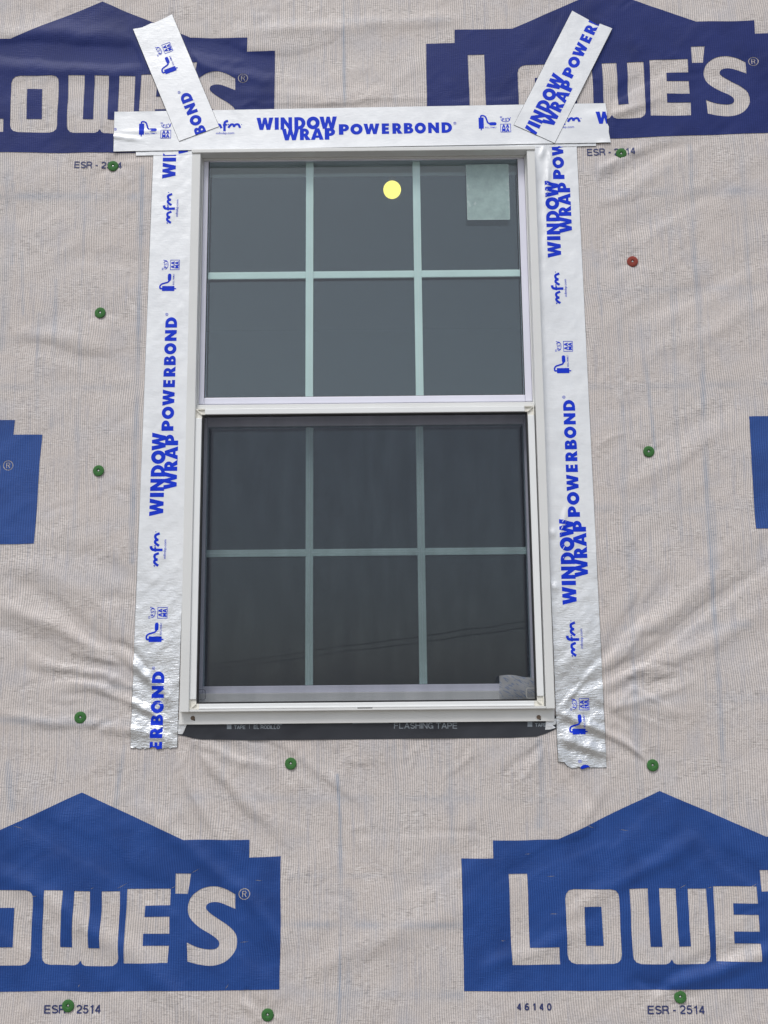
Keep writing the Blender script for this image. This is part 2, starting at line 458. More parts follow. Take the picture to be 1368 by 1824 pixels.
MAT = {}
MAT['wrap'] = wrap_material()
MAT['ink_view_dark'] = ink_material('logo_ink_view_dark', (0.011, 0.022, 0.125), (0.022, 0.036, 0.170), 0.5)  # same ink as below; darker tone from the viewing angle put into its colour
MAT['ink_view_sheen'] = ink_material('logo_ink_view_sheen', (0.008, 0.042, 0.205), (0.024, 0.085, 0.320), 0.34)  # same logo ink; sky sheen of the lower prints mixed into the colour
MAT['ink_text'] = simple('text_ink', (0.026, 0.038, 0.140), 0.5)
MAT['foil'] = foil_material()
MAT['print'] = simple('tape_ink', (0.003, 0.036, 0.60), 0.55, 0.0, 0.10, 150, .08)
MAT['print'].node_tree.nodes['Principled BSDF'].inputs['Specular IOR Level'].default_value = 0.2
MAT['butyl_edge_shade'] = simple('black_butyl_edge_shade', (0.02, 0.02, 0.022), 0.7)  # butyl backing, also blackens the tape rims in place of their edge shadow
MAT['vinyl'] = simple('vinyl', (0.715, 0.72, 0.708), 0.42, 0, 0.05, 500, .03)
MAT['vinyl_shade'] = simple('beige_vinyl', (0.76, 0.76, 0.74), 0.5, 0, 0.12, 260, .05)
MAT['sash'] = simple('lilac_vinyl', (0.735, 0.735, 0.835), 0.36, 0, 0.04, 400, .03)
MAT['muntin'] = simple('white_muntin', (0.66, 0.70, 0.685), 0.45)
MAT['screen_frame'] = simple('screen_frame_paint', (0.82, 0.835, 0.835), 0.35, 0, 0.04, 500, .02)
MAT['gasket'] = simple('black_gasket', (0.012, 0.012, 0.014), 0.6)
MAT['key'] = simple('cream_plastic', (0.78, 0.76, 0.69), 0.45)
MAT['key_dark'] = simple('recess_plastic', (0.50, 0.48, 0.44), 0.6)
MAT['glass'] = glass_material('window_glass', 2.0, (0.925, 0.985, 0.980))
MAT['glass_in'] = glass_material('inner_glass', 1.9, (0.96, 0.98, 0.975))
MAT['mesh'], _, _ = veil_material('insect_mesh', (0.018, 0.023, 0.038), 0.375, 0.7, 0.0, 0.10)
MAT['sticker'], _, _ = veil_material('sticker_film', (0.52, 0.69, 0.67), 0.55, 0.5, 0.08)
MAT['black_tape'] = simple('black_membrane', (0.026, 0.029, 0.038), 0.46, 0, 0.25, 60, .15)
MAT['grey_print'] = simple('grey_print', (0.22, 0.25, 0.28), 0.5)
MAT['green'] = simple('green_plastic', (0.040, 0.150, 0.036), 0.85, 0, 0.1, 200, .15)
MAT['red'] = simple('red_plastic', (0.27, 0.048, 0.032), 0.85, 0, 0.1, 200, .15)
MAT['nail'] = simple('nail_steel', (0.55, 0.56, 0.55), 0.38, 0.8)
MAT['rust'] = simple('rusty_screw', (0.16, 0.115, 0.08), 0.6, 0.3)
MAT['osb'] = simple('strand_board', (0.40, 0.28, 0.16), 0.8, 0, 0.4, 60, .3)
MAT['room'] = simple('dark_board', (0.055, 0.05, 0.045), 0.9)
MAT['cable'] = simple('black_cable', (0.01, 0.01, 0.012), 0.7)
MAT['socket'] = simple('white_porcelain', (0.7, 0.69, 0.66), 0.4)


def soil():
    m, nt, b, out = new_mat('bare_soil')
    tc = N(nt, 'ShaderNodeTexCoord'); co = tc.outputs['Object']
    c = mixc(nt, ramp(nt, noise(nt, co, 0.6, 6, .6), .35, .65), (0.16, 0.145, 0.125), (0.27, 0.25, 0.225))
    c = mixc(nt, ramp(nt, noise(nt, co, 9, 5, .6), .45, .7), c, (0.21, 0.20, 0.18))
    nt.links.new(c, b.inputs['Base Color']); b.inputs['Roughness'].default_value = 0.95
    bp = N(nt, 'ShaderNodeBump'); bp.inputs['Strength'].default_value = 0.7; bp.inputs['Distance'].default_value = 0.04
    nt.links.new(noise(nt, co, 12, 6, .65), bp.inputs['Height']); nt.links.new(bp.outputs[0], b.inputs['Normal'])
    return m


MAT['soil'] = soil()


def bulb_mat():
    m, nt, b, out = new_mat('lit_bulb')
    b.inputs['Base Color'].default_value = (0.5, 0.42, 0.2, 1)
    b.inputs['Emission Color'].default_value = (1.0, 0.75, 0.13, 1)
    b.inputs['Emission Strength'].default_value = 1.35
    return m


MAT['bulb'] = bulb_mat()


def bag_mat():
    m, nt, b = veil_material('printed_film', (0.52, 0.53, 0.54), 0.68, 0.25)
    tc = N(nt, 'ShaderNodeTexCoord'); co = tc.outputs['Object']
    mp = N(nt, 'ShaderNodeMapping'); mp.inputs['Rotation'].default_value = (0, math.radians(-32), 0)
    nt.links.new(co, mp.inputs[0])
    n1 = noise(nt, mp.outputs[0], 1.0, 3, .6, 60, 1, 260)
    c = mixc(nt, ramp(nt, n1, .52, .60), (0.74, 0.74, 0.72), (0.38, 0.47, 0.66))
    nt.links.new(c, b.inputs['Base Color'])
    return m


MAT['bag'] = bag_mat()


# ------------------------------------------------------------------ helpers: objects
def link(name, me, mat=None, parent=None):
    o = bpy.data.objects.new(name, me)
    COL.objects.link(o)
    if me is not None and mat is not None:
        me.materials.append(MAT[mat] if isinstance(mat, str) else mat)
    if parent is not None:
        o.parent = parent
    return o


def thing(name, label, cat, loc=(0, 0, 0), group=None):
    o = bpy.data.objects.new(name, None); COL.objects.link(o)
    o.empty_display_size = 0.05
    tag(o, label, cat, group)
    return o


def tag(o, label, cat, group=None):
    o['label'] = label; o['category'] = cat
    if group:
        o['group'] = group
    return o


def pydata(name, verts, faces, mat, parent=None, smooth=False):
    me = bpy.data.meshes.new(name)
    me.from_pydata([tuple(map(float, v)) for v in verts], [], [tuple(int(i) for i in f) for f in faces])
    if smooth:
        me.polygons.foreach_set('use_smooth', [True] * len(me.polygons))
    me.update()
    return link(name, me, mat, parent)


def box(name, x0, x1, y0, y1, z0, z1, mat, parent=None, bev=0.0012):
    bm = bmesh.new()
    bmesh.ops.create_cube(bm, size=1.0)
    for v in bm.verts:
        v.co = Vector(((x0 + x1) / 2 + v.co.x * (x1 - x0), (y0 + y1) / 2 + v.co.y * (y1 - y0), (z0 + z1) / 2 + v.co.z * (z1 - z0)))
    if bev:
        bmesh.ops.bevel(bm, geom=list(bm.edges), offset=bev, segments=2, profile=0.6, affect='EDGES', clamp_overlap=True)
    me = bpy.data.meshes.new(name); bm.to_mesh(me); bm.free()
    return link(name, me, mat, parent)


def even_odd(rings, x, y):
    ins = np.zeros(len(x), bool)
    for r in rings:
        a = r; b = np.roll(r, -1, axis=0)
        for (ax, ay), (bx, by) in zip(a, b):
            if ay == by:
                continue
            c = (ay > y) != (by > y)
            xi = (bx - ax) * (y - ay) / (by - ay) + ax
            ins ^= c & (x < xi)
    return ins


def densify(r, step):
    out = []
    r = np.asarray(r, float)
    for a, b in zip(r, np.roll(r, -1, axis=0)):
        n = max(1, int(math.ceil(np.hypot(*(b - a)) / step)))
        for i in range(n):
            out.append(a + (b - a) * i / n)
    return np.array(out)


def sheet(name, pos, neg, clip, step, yfun, mat, parent, skirt=0.0, smooth=True, attr=None, edge=None):
    """a thin sheet over the relief: union of shapes in pos, minus neg, inside clip. Each shape is a list of rings in wall (X, Z)."""
    pos = [[densify(r, step) for r in s] for s in pos]
    neg = [[densify(r, step) for r in s] for s in neg]
    clip = [[densify(r, step) for r in s] for s in clip]
    rings = [r for g in (pos, neg, clip) for s in g for r in s]

    def inside(x, y):
        m = np.zeros(len(x), bool)
        for s in pos:
            m |= even_odd(s, x, y)
        for s in neg:
            m &= ~even_odd(s, x, y)
        for s in clip:
            m &= even_odd(s, x, y)
        return m
    allp = np.concatenate([r for s in pos for r in s])
    lo = allp.min(0); hi = allp.max(0)
    if clip:
        cc = np.concatenate([r for s in clip for r in s])
        if (cc.max(0) < lo).any() or (cc.min(0) > hi).any():
            return None
    gx = np.arange(lo[0] + step / 2, hi[0], step); gy = np.arange(lo[1] + step / 2, hi[1], step)
    GX, GY = np.meshgrid(gx, gy)
    GX = GX + ((np.arange(len(gy)) % 2) * step / 2)[:, None]
    g = np.stack([GX.ravel(), GY.ravel()], 1)
    if len(g):
        g = g[inside(g[:, 0], g[:, 1])]
    if skirt and len(g):                          # no slivers along the rim
        rp = np.concatenate(rings)
        keep = np.ones(len(g), bool)
        for i in range(0, len(rp), 200):
            keep &= (np.hypot(g[:, None, 0] - rp[None, i:i + 200, 0], g[:, None, 1] - rp[None, i:i + 200, 1]).min(1) > .66 * step)
        g = g[keep]
    pts = []; edges = []
    for r in rings:
        k = len(pts); n = len(r)
        pts += [Vector((float(p[0]), float(p[1]))) for p in r]
        edges += [(k + i, k + (i + 1) % n) for i in range(n)]
    pts += [Vector((float(p[0]), float(p[1]))) for p in g]
    vs, es, fs, _, _, _ = delaunay_2d_cdt(pts, edges, [], 0, 1e-6)
    V = np.array([(v.x, v.y) for v in vs]); F = np.array([f for f in fs if len(f) == 3])
    if len(F) == 0:
        return None
    C = V[F].mean(1)
    e1 = V[F[:, 1]] - V[F[:, 0]]; e2 = V[F[:, 2]] - V[F[:, 0]]; e3 = e2 - e1
    alt = np.abs(e1[:, 0] * e2[:, 1] - e1[:, 1] * e2[:, 0]) / np.maximum(np.maximum((e1 ** 2).sum(1), (e2 ** 2).sum(1)), (e3 ** 2).sum(1)) ** .5
    F = F[inside(C[:, 0], C[:, 1]) & (alt > 1e-5)]        # no collinear slivers along straight rims
    if len(F) == 0:
        return None
    used = np.unique(F); rm = -np.ones(len(V), int); rm[used] = np.arange(len(used))
    V = V[used]; F = rm[F]
    y = yfun(V[:, 0], V[:, 1])
    # face the camera (-y): in (x, z) counter clockwise gives normal -y
    e1 = V[F[:, 1]] - V[F[:, 0]]; e2 = V[F[:, 2]] - V[F[:, 0]]
    flip = (e1[:, 0] * e2[:, 1] - e1[:, 1] * e2[:, 0]) < 0
    F[flip] = F[flip][:, ::-1]
    verts = [(V[i, 0], y[i], V[i, 1]) for i in range(len(V))]
    faces = [tuple(f) for f in F]
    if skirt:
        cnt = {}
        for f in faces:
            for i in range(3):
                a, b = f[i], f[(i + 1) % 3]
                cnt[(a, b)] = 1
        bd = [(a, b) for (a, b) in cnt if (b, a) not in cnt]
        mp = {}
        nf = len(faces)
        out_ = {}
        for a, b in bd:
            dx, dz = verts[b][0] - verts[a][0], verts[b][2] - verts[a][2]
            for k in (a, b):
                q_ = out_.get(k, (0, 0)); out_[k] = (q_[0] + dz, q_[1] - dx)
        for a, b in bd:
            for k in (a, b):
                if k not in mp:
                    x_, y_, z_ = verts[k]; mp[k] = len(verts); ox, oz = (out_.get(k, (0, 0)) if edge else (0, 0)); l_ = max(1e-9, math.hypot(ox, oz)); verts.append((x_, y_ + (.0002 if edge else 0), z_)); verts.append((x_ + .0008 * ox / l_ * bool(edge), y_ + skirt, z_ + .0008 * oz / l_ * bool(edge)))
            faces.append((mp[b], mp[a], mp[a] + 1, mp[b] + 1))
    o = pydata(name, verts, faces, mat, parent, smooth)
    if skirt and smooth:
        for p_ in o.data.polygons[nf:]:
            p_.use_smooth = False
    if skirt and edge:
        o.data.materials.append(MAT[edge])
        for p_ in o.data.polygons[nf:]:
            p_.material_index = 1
    if attr is not None:
        nm, fn = attr
        vx = np.array([v[0] for v in verts]); vz = np.array([v[2] for v in verts])
        at = o.data.attributes.new(nm, 'FLOAT', 'POINT'); at.data.foreach_set('value', fn(vx, vz).astype(np.float32))
    return o


def circle(cx, cy, r, n=28, ry=None):
    a = np.linspace(0, 2 * np.pi, n, endpoint=False)
    return np.stack([cx + r * np.cos(a), cy + (ry or r) * np.sin(a)], 1)


def arc(cx, cy, rx, ry, a0, a1, n=10):
    a = np.radians(np.linspace(a0, a1, n))
    return [(cx + rx * math.cos(t), cy + ry * math.sin(t)) for t in a]


def stroke(pts, w, smooth=False):
    pts = np.array(pts, float)
    if smooth:
        pts = catmull(pts, 6)
    d = np.gradient(pts, axis=0); d /= np.maximum(np.hypot(d[:, 0], d[:, 1]), 1e-9)[:, None]
    n = np.stack([-d[:, 1], d[:, 0]], 1) * w / 2
    return np.concatenate([pts + n, (pts - n)[::-1]])


def catmull(p, k=5):
    p = np.asarray(p, float); q = np.concatenate([[2 * p[0] - p[1]], p, [2 * p[-1] - p[-2]]])
    out = []
    for i in range(1, len(q) - 2):
        for t in np.linspace(0, 1, k, endpoint=False):
            a, b, c, d = q[i - 1], q[i], q[i + 1], q[i + 2]
            out.append(0.5 * ((2 * b) + (-a + c) * t + (2 * a - 5 * b + 4 * c - d) * t * t + (-a + 3 * b - 3 * c + d) * t ** 3))
    out.append(p[-1])
    return np.array(out)


# heavy geometric capitals, cap height 1: (advance width, list of shapes (each a list of rings))
def GLYPHS():
    g = {}
    g['I'] = (0.34, [[[(0, 0), (.34, 0), (.34, 1), (0, 1)]]])
    g['W'] = (1.36, [[[(0, 1), (.33, 1), (.435, .46), (.555, 1), (.805, 1), (.925, .46), (1.03, 1), (1.36, 1), (1.11, 0), (.815, 0), (.68, .50), (.545, 0), (.25, 0)]]])
    g['N'] = (0.94, [[[(0, 0), (0, 1), (.28, 1), (.64, .50), (.64, 1), (.94, 1), (.94, 0), (.67, 0), (.30, .51), (.30, 0)]]])
    g['D'] = (0.88, [[[(0, 0)] + [(.36, 0)] + arc(.36, .5, .52, .5, -90, 90, 14) + [(.36, 1), (0, 1)],
                      [(.31, .26)] + arc(.36, .5, .21, .24, -90, 90, 10) + [(.31, .74)]]])
    g['O'] = (1.00, [[circle(.5, .5, .5, 32, .52), circle(.5, .5, .195, 24, .21)]])
    g['P'] = (0.70, [[[(0, 0), (.31, 0), (.31, .31)] + arc(.36, .655, .34, .345, -90, 90, 12) + [(0, 1)],
                      [(.31, .55)] + arc(.35, .655, .09, .10, -90, 90, 8) + [(.31, .76)]]])
    g['R'] = (0.80, [[[(0, 0), (.31, 0), (.31, .31)] + arc(.36, .655, .34, .345, -90, 90, 12) + [(0, 1)],
                      [(.31, .55)] + arc(.35, .655, .09, .10, -90, 90, 8) + [(.31, .76)]],
                     [[(.28, .42), (.45, 0), (.83, 0), (.56, .42)]]])
    g['A'] = (1.00, [[[(0, 0), (.34, 1), (.66, 1), (1.0, 0), (.68, 0), (.63, .17), (.37, .17), (.32, 0)], [(.42, .37), (.58, .37), (.50, .66)]]])
    g['E'] = (0.60, [[[(0, 0), (.60, 0), (.60, .25), (.31, .25), (.31, .38), (.57, .38), (.57, .62), (.31, .62), (.31, .75), (.60, .75), (.60, 1), (0, 1)]]])
    g['B'] = (0.76, [[[(0, 0)] + arc(.44, .29, .32, .29, -90, 58, 9) + arc(.39, .75, .30, .25, -40, 90, 9) + [(0, 1)],
                      [(.31, .22)] + arc(.39, .30, .085, .085, -90, 90, 7) + [(.31, .385)],
                      [(.31, .63)] + arc(.36, .705, .075, .075, -90, 90, 7) + [(.31, .78)]]])
    return {k: (w, [[np.array(r, float) for r in s] for s in sh]) for k, (w, sh) in g.items()}


GL = GLYPHS()


def word(spans, v0, cap):
    """spans: (letter, u0, u1); returns shapes in tape coordinates"""
    out = []
    for ch, u0, u1 in spans:
        w, sh = GL[ch]
        for s in sh:
            out.append([np.stack([u0 + r[:, 0] / w * (u1 - u0), v0 + r[:, 1] * cap], 1) for r in s])
    return out


# plain grotesque capitals drawn with strokes in a box of height 1: width, list of strokes
def _c(cx, cy, rx, ry, a0, a1, n=12):
    return arc(cx, cy, rx, ry, a0, a1, n)


PLAIN = {
    'E': (.60, [[(0, 0), (0, 1)], [(0, .93), (.60, .93)], [(0, .51), (.56, .51)], [(0, .07), (.60, .07)]]),
    'F': (.58, [[(0, 0), (0, 1)], [(0, .93), (.58, .93)], [(0, .50), (.52, .50)]]),
    'L': (.54, [[(0, 0), (0, 1)], [(0, .07), (.54, .07)]]),
    'T': (.62, [[(.31, 0), (.31, .93)], [(-.05, .93), (.67, .93)]]),
    'H': (.62, [[(0, 0), (0, 1)], [(.62, 0), (.62, 1)], [(0, .52), (.62, .52)]]),
    'I': (.02, [[(.01, 0), (.01, 1)]]),
    'N': (.62, [[(0, 0), (0, 1)], [(0, .97), (.62, .03)], [(.62, 0), (.62, 1)]]),
    'M': (.74, [[(0, 0), (0, 1)], [(.01, .97), (.37, .08)], [(.37, .08), (.73, .97)], [(.74, 0), (.74, 1)]]),
    'A': (.68, [[(0, 0), (.34, .98)], [(.34, .98), (.68, 0)], [(.12, .32), (.56, .32)]]),
    'P': (.58, [[(0, 0), (0, 1)], [(0, .93), (.32, .93)] + _c(.32, .69, .24, .24, 90, -90) + [(0, .45)]]),
    'R': (.62, [[(0, 0), (0, 1)], [(0, .93), (.34, .93)] + _c(.34, .70, .24, .23, 90, -90) + [(0, .47)], [(.36, .47), (.54, .36), (.60, 0)]]),
    'S': (.58, [_c(.29, .715, .27, .215, 20, 215, 14) + [(.16, .55), (.42, .46)] + _c(.29, .285, .29, .215, 35, -155, 14)]),
    'C': (.64, [_c(.33, .5, .33, .43, 45, 315, 18)]),
    'G': (.68, [_c(.34, .5, .33, .43, 45, 330, 18) + [(.64, .45), (.36, .45)], [(.66, 0), (.66, .48)]]),
    'O': (.68, [_c(.34, .5, .34, .43, 0, 360, 24)]),
    'D': (.62, [[(0, 0), (0, 1)], [(0, .93), (.28, .93)] + _c(.28, .5, .34, .43, 90, -90) + [(0, .07)]]),
    'U': (.62, [[(0, 1), (0, .36)] + _c(.31, .36, .31, .29, 180, 360) + [(.62, 1)]]),
    'Y': (.64, [[(0, 1), (.32, .46)], [(.64, 1), (.32, .46)], [(.32, .48), (.32, 0)]]),
    '-': (.30, [[(0, .40), (.30, .40)]]),
    '1': (.40, [[(.30, 0), (.30, 1)], [(.30, .90), (.20, .80), (.06, .78)]]),
    '2': (.52, [_c(.26, .70, .25, .23, 170, -10) + [(.46, .52), (.10, .22), (.02, .07)], [(.0, .07), (.54, .07)]]),
    '4': (.56, [[(.40, 0), (.40, .98)], [(.40, .96), (.02, .30)], [(0, .28), (.56, .28)]]),
    '5': (.52, [[(.50, .93), (.12, .93), (.05, .50)], [(.05, .50)] + _c(.25, .32, .26, .25, 130, -160, 16)]),
    '6': (.52, [_c(.26, .30, .25, .23, 0, 360, 20), [(.01, .32), (.04, .62), (.16, .86), (.32, .93), (.48, .84)]]),
    '0': (.52, [_c(.26, .5, .25, .43, 0, 360, 22)]),
}


def plain_text(name, txt, a, b, cap, yfun, mat, parent, w=.15, gap=.20, skew=0.0):
    """letters spread from wall point a to wall point b along the baseline"""
    a = np.array(a, float); b = np.array(b, float)
    adv = 0; items = []
    for ch in txt:
        if ch == ' ':
            adv += .30; continue
        cw, st = PLAIN[ch]
        for p in st:
            p = np.array(p, float)
            if len(p) == 2:
                items.append(p + [adv, 0])
            else:
                items.append(p + [adv, 0])
        adv += cw + gap
    adv -= gap
    d = b - a; L = np.hypot(*d); d = d / L; n = np.array([-d[1], d[0]])
    shapes = []
    for p in items:
        q = stroke(p * [L / adv, cap], w * cap)
        shapes.append([a + q[:, :1] * d + (q[:, 1:2]) * n + skew * q[:, 1:2] * d])
    return sheet(name, shapes, [], [], .02, yfun, mat, parent)


def font_mesh(txt, bold=0.0, spacing=1.0):
    """flat letters of the built-in face, as vertices (cap height about 0.73 per unit size) and faces"""
    cu = bpy.data.curves.new('text', 'FONT'); cu.body = txt; cu.size = 1.0; cu.offset = bold; cu.resolution_u = 3
    cu.space_character = spacing; cu.fill_mode = 'FRONT' if hasattr(cu, 'fill_mode') else cu.fill_mode
    o = bpy.data.objects.new('text', cu); COL.objects.link(o)
    dg = bpy.context.evaluated_depsgraph_get()
    me = o.evaluated_get(dg).to_mesh()
    v = np.array([(p.co.x, p.co.y) for p in me.vertices]); f = [tuple(p.vertices) for p in me.polygons]
    o.evaluated_get(dg).to_mesh_clear()
    bpy.data.objects.remove(o); bpy.data.curves.remove(cu)
    lo = v.min(0); hi = v.max(0)
    return v, f, lo, hi


def text_sheet(name, txt, a, b, cap, yfun, mat, parent, bold=0.0, spacing=1.0, upz=None, clip=None):
    """letters from wall point a to wall point b along the baseline, cap height in metres"""
    v, f, lo, hi = font_mesh(txt, bold, spacing)
    a = np.array(a, float); b = np.array(b, float)
    d = b - a; L = np.hypot(*d); d = d / L; n = np.array([-d[1], d[0]]) if upz is None else np.array(upz)
    base = 0.0
    capu = hi[1] - max(lo[1], 0.0)
    X = (v[:, 0] - lo[0]) / (hi[0] - lo[0]) * L; Y = (v[:, 1] - base) / capu * cap
    W = a + X[:, None] * d + Y[:, None] * n
    if clip is not None:
        keep = []
        C = np.array([W[list(q)].mean(0) for q in f]); ok = even_odd([np.array(clip)], C[:, 0], C[:, 1])
        f = [q for q, k in zip(f, ok) if k]
        if not f:
            return None
    y = yfun(W[:, 0], W[:, 1])
    f2 = []
    for q in f:
        p = W[list(q)]
        ar = 0.5 * np.sum(p[:, 0] * np.roll(p[:, 1], -1) - np.roll(p[:, 0], -1) * p[:, 1])
        f2.append(q if ar > 0 else q[::-1])
    return pydata(name, [(W[i, 0], y[i], W[i, 1]) for i in range(len(W))], f2, mat, parent)


# ------------------------------------------------------------------ the setting: ground and the room behind the window
g = pydata('ground', [(-600, -600, 0), (600, -600, 0), (600, 600, 0), (-600, 600, 0)], [(0, 1, 2, 3)], 'soil')
g['kind'] = 'structure'

FX0, FX1 = -0.5003, 0.4096           # outer edges of the window frame
FZ0, FZ1 = 1.5165, 2.9860
OX0, OX1, OZ0, OZ1 = FX0 + .010, FX1 - .010, FZ0 + .002, FZ1 - .004      # rough opening
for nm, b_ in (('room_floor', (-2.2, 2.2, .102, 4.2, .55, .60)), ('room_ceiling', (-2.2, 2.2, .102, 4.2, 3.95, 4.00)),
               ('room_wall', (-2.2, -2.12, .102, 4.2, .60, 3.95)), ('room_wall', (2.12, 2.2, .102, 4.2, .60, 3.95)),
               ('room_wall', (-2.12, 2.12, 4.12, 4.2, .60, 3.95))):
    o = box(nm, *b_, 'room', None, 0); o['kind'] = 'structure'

# ------------------------------------------------------------------ the wall, its wrap and the print on the wrap
wall = thing('house_wall', 'house wall covered in beige ribbed wrap with big blue printed logos', 'wall')
WX0, WX1, WZ1 = -3.2, 3.2, 4.6
for b_ in ((WX0, OX0, 0, .10, .05, WZ1), (OX1, WX1, 0, .10, .05, WZ1), (OX0, OX1, 0, .10, OZ1, WZ1), (OX0, OX1, 0, .10, .05, OZ0)):
    box('sheathing', *b_, 'osb', wall, 0)


def axis(lo, f0, f1, hi, fine, coarse):
    return np.concatenate([np.arange(lo, f0, coarse), np.arange(f0, f1, fine), np.arange(f1, hi + coarse / 2, coarse)])


gx = axis(WX0, -1.16, 1.16, WX1, .0042, .03); gz = axis(.06, .62, 3.62, WZ1, .0042, .03)
GX, GZ = np.meshgrid(gx, gz)
H = relief(GX.ravel(), GZ.ravel())
nx, nz = len(gx), len(gz)
idx = np.arange(nx * nz).reshape(nz, nx)
quads = np.stack([idx[:-1, :-1], idx[:-1, 1:], idx[1:, 1:], idx[1:, :-1]], -1).reshape(-1, 4)
cxm = (GX[:-1, :-1] + GX[1:, 1:]).ravel() / 2; czm = (GZ[:-1, :-1] + GZ[1:, 1:]).ravel() / 2
quads = quads[~((cxm > OX0 - .006) & (cxm < OX1 + .006) & (czm > OZ0 - .006) & (czm < OZ1 + .006))]
me = bpy.data.meshes.new('house_wrap')
co = np.stack([GX.ravel(), -H - .001, GZ.ravel()], 1).astype(np.float32)
me.vertices.add(len(co)); me.vertices.foreach_set('co', co.ravel())
me.loops.add(quads.size); me.loops.foreach_set('vertex_index', quads.ravel().astype(np.int32))
me.polygons.add(len(quads)); me.polygons.foreach_set('loop_start', (np.arange(len(quads)) * 4).astype(np.int32))
me.polygons.foreach_set('use_smooth', np.ones(len(quads), bool))
me.update(calc_edges=True); me.validate()
# blue guide threads woven through the sheet
TINT = [([(0, 690), (100, 692), (240, 690)], .010, .16), ([(1050, 690), (1200, 688), (1368, 684)], .010, .18), ([(1060, 905), (1200, 908), (1368, 904)], .012, .16), ([(1050, 520), (1368, 512)], .008, .16),
        ([(150, 320), (146, 520), (140, 760), (130, 1000)], .006, .18), ([(70, 560), (66, 740)], .006, .2), ([(1320, 260), (1340, 620)], .008, .18), ([(1190, 300), (1200, 620), (1212, 960)], .006, .18),
        ([(700, 1330), (712, 1480), (712, 1824)], .007, .16), ([(400, 1330), (392, 1420)], .008, .18), ([(800, 1330), (806, 1500)], .008, .18), ([(240, 1480), (0, 1478)], .006, .15),
        ([(520, 1560), (820, 1560)], .006, .14), ([(340, 1420), (1000, 1424)], .008, .14), ([(700, 0), (704, 185)], .006, .16), ([(520, 40), (800, 36)], .008, .14),
        ([(612, -40), (612, 60), (614, 190)], .0035, .55), ([(601, 1380), (606, 1460), (607, 1600), (604, 1824)], .0035, .60),
        ([(620, 1590), (622, 1700), (618, 1824)], .012, .22),
        ([(12, 260), (14, 420), (4, 620)], .012, .30), ([(24, 330), (22, 470)], .006, .3),
        ([(254, 300), (250, 480), (244, 720), (236, 1000)], .007, .42), ([(238, 800), (232, 1000)], .004, .3),
        ([(0, 352), (120, 350), (240, 352)], .012, .30), ([(1050, 346), (1180, 344), (1368, 340)], .012, .25),
        ([(1228, 262), (1236, 460), (1250, 640), (1256, 830), (1268, 1040), (1284, 1300), (1292, 1480)], .007, .42),
        ([(1098, 440), (1106, 620), (1112, 900), (1124, 1060), (1132, 1300), (1140, 1480)], .009, .32),
        ([(1128, 470), (1160, 740), (1166, 800)], .005, .35), ([(1062, 470), (1070, 560)], .005, .3),
        ([(1266, 900), (1274, 1010)], .012, .30), ([(1110, 1250), (1240, 1240), (1368, 1246)], .012, .20),
        ([(1110, 1118), (1200, 1122), (1330, 1112)], .012, .20),
        ([(500, 1646), (600, 1646), (830, 1648)], .009, .30), ([(500, 1768), (820, 1772)], .012, .25),
        ([(0, 1282), (120, 1286), (232, 1288)], .010, .28), ([(14, 1360), (22, 1440)], .010, .30),
        ([(222, 1330), (210, 1400), (206, 1450)], .006, .38), ([(170, 1096), (160, 1200)], .006, .2),
        ([(960, 1320), (966, 1400), (960, 1470)], .010, .28), ([(100, 500), (96, 640), (92, 760)], .005, .25),
        ([(40, 450), (42, 560)], .004, .25), ([(158, 1220), (240, 1226)], .008, .25), ([(1336, 1480), (1334, 1824)], .012, .2)]
tint = np.zeros(len(co))
Xf, Zf = GX.ravel(), GZ.ravel()
for pl, w, s in TINT:
    pl = np.array([P(*p) for p in pl]); best = np.full(len(co), 1e9)
    m = (Xf > pl[:, 0].min() - 3 * w) & (Xf < pl[:, 0].max() + 3 * w) & (Zf > pl[:, 1].min() - 3 * w) & (Zf < pl[:, 1].max() + 3 * w)
    x = Xf[m]; z = Zf[m]; bb = np.full(len(x), 1e9)
    for a, b in zip(pl[:-1], pl[1:]):
        d = b - a; t = np.clip(((x - a[0]) * d[0] + (z - a[1]) * d[1]) / (d @ d), 0, 1)
        bb = np.minimum(bb, np.hypot(x - a[0] - t * d[0], z - a[1] - t * d[1]))
    k = s * np.exp(-(bb / w) ** 2) * np.clip(0.75 + 1.3 * fbm(x * 20, z * 9 + 7), .25, 1.2)
    tint[m] = np.maximum(tint[m], k)
at = me.attributes.new('tint', 'FLOAT', 'POINT'); at.data.foreach_set('value', tint.astype(np.float32))
wrap = link('house_wrap', me, 'wrap', wall)
wrap['label'] = 'beige grey ribbed woven wrap sheet with creases'


def on_wrap(off):
    return lambda X, Z: -relief(X, Z) - .001 - off


def fit(src, dst, similarity=False):
    src = np.array(src); dst = np.array(dst)
    if similarity:
        A = []; B = []
        for (x, y), (u, v) in zip(src, dst):
            A += [[x, -y, 1, 0], [y, x, 0, 1]]; B += [u, v]
        a, b, tx, ty = np.linalg.lstsq(np.array(A), np.array(B), rcond=None)[0]
        return np.array([[a, -b], [b, a]]), np.array([tx, ty])
    A = np.c_[src, np.ones(len(src))]
    s = np.linalg.lstsq(A, dst, rcond=None)[0]
    return s[:2].T, s[2]


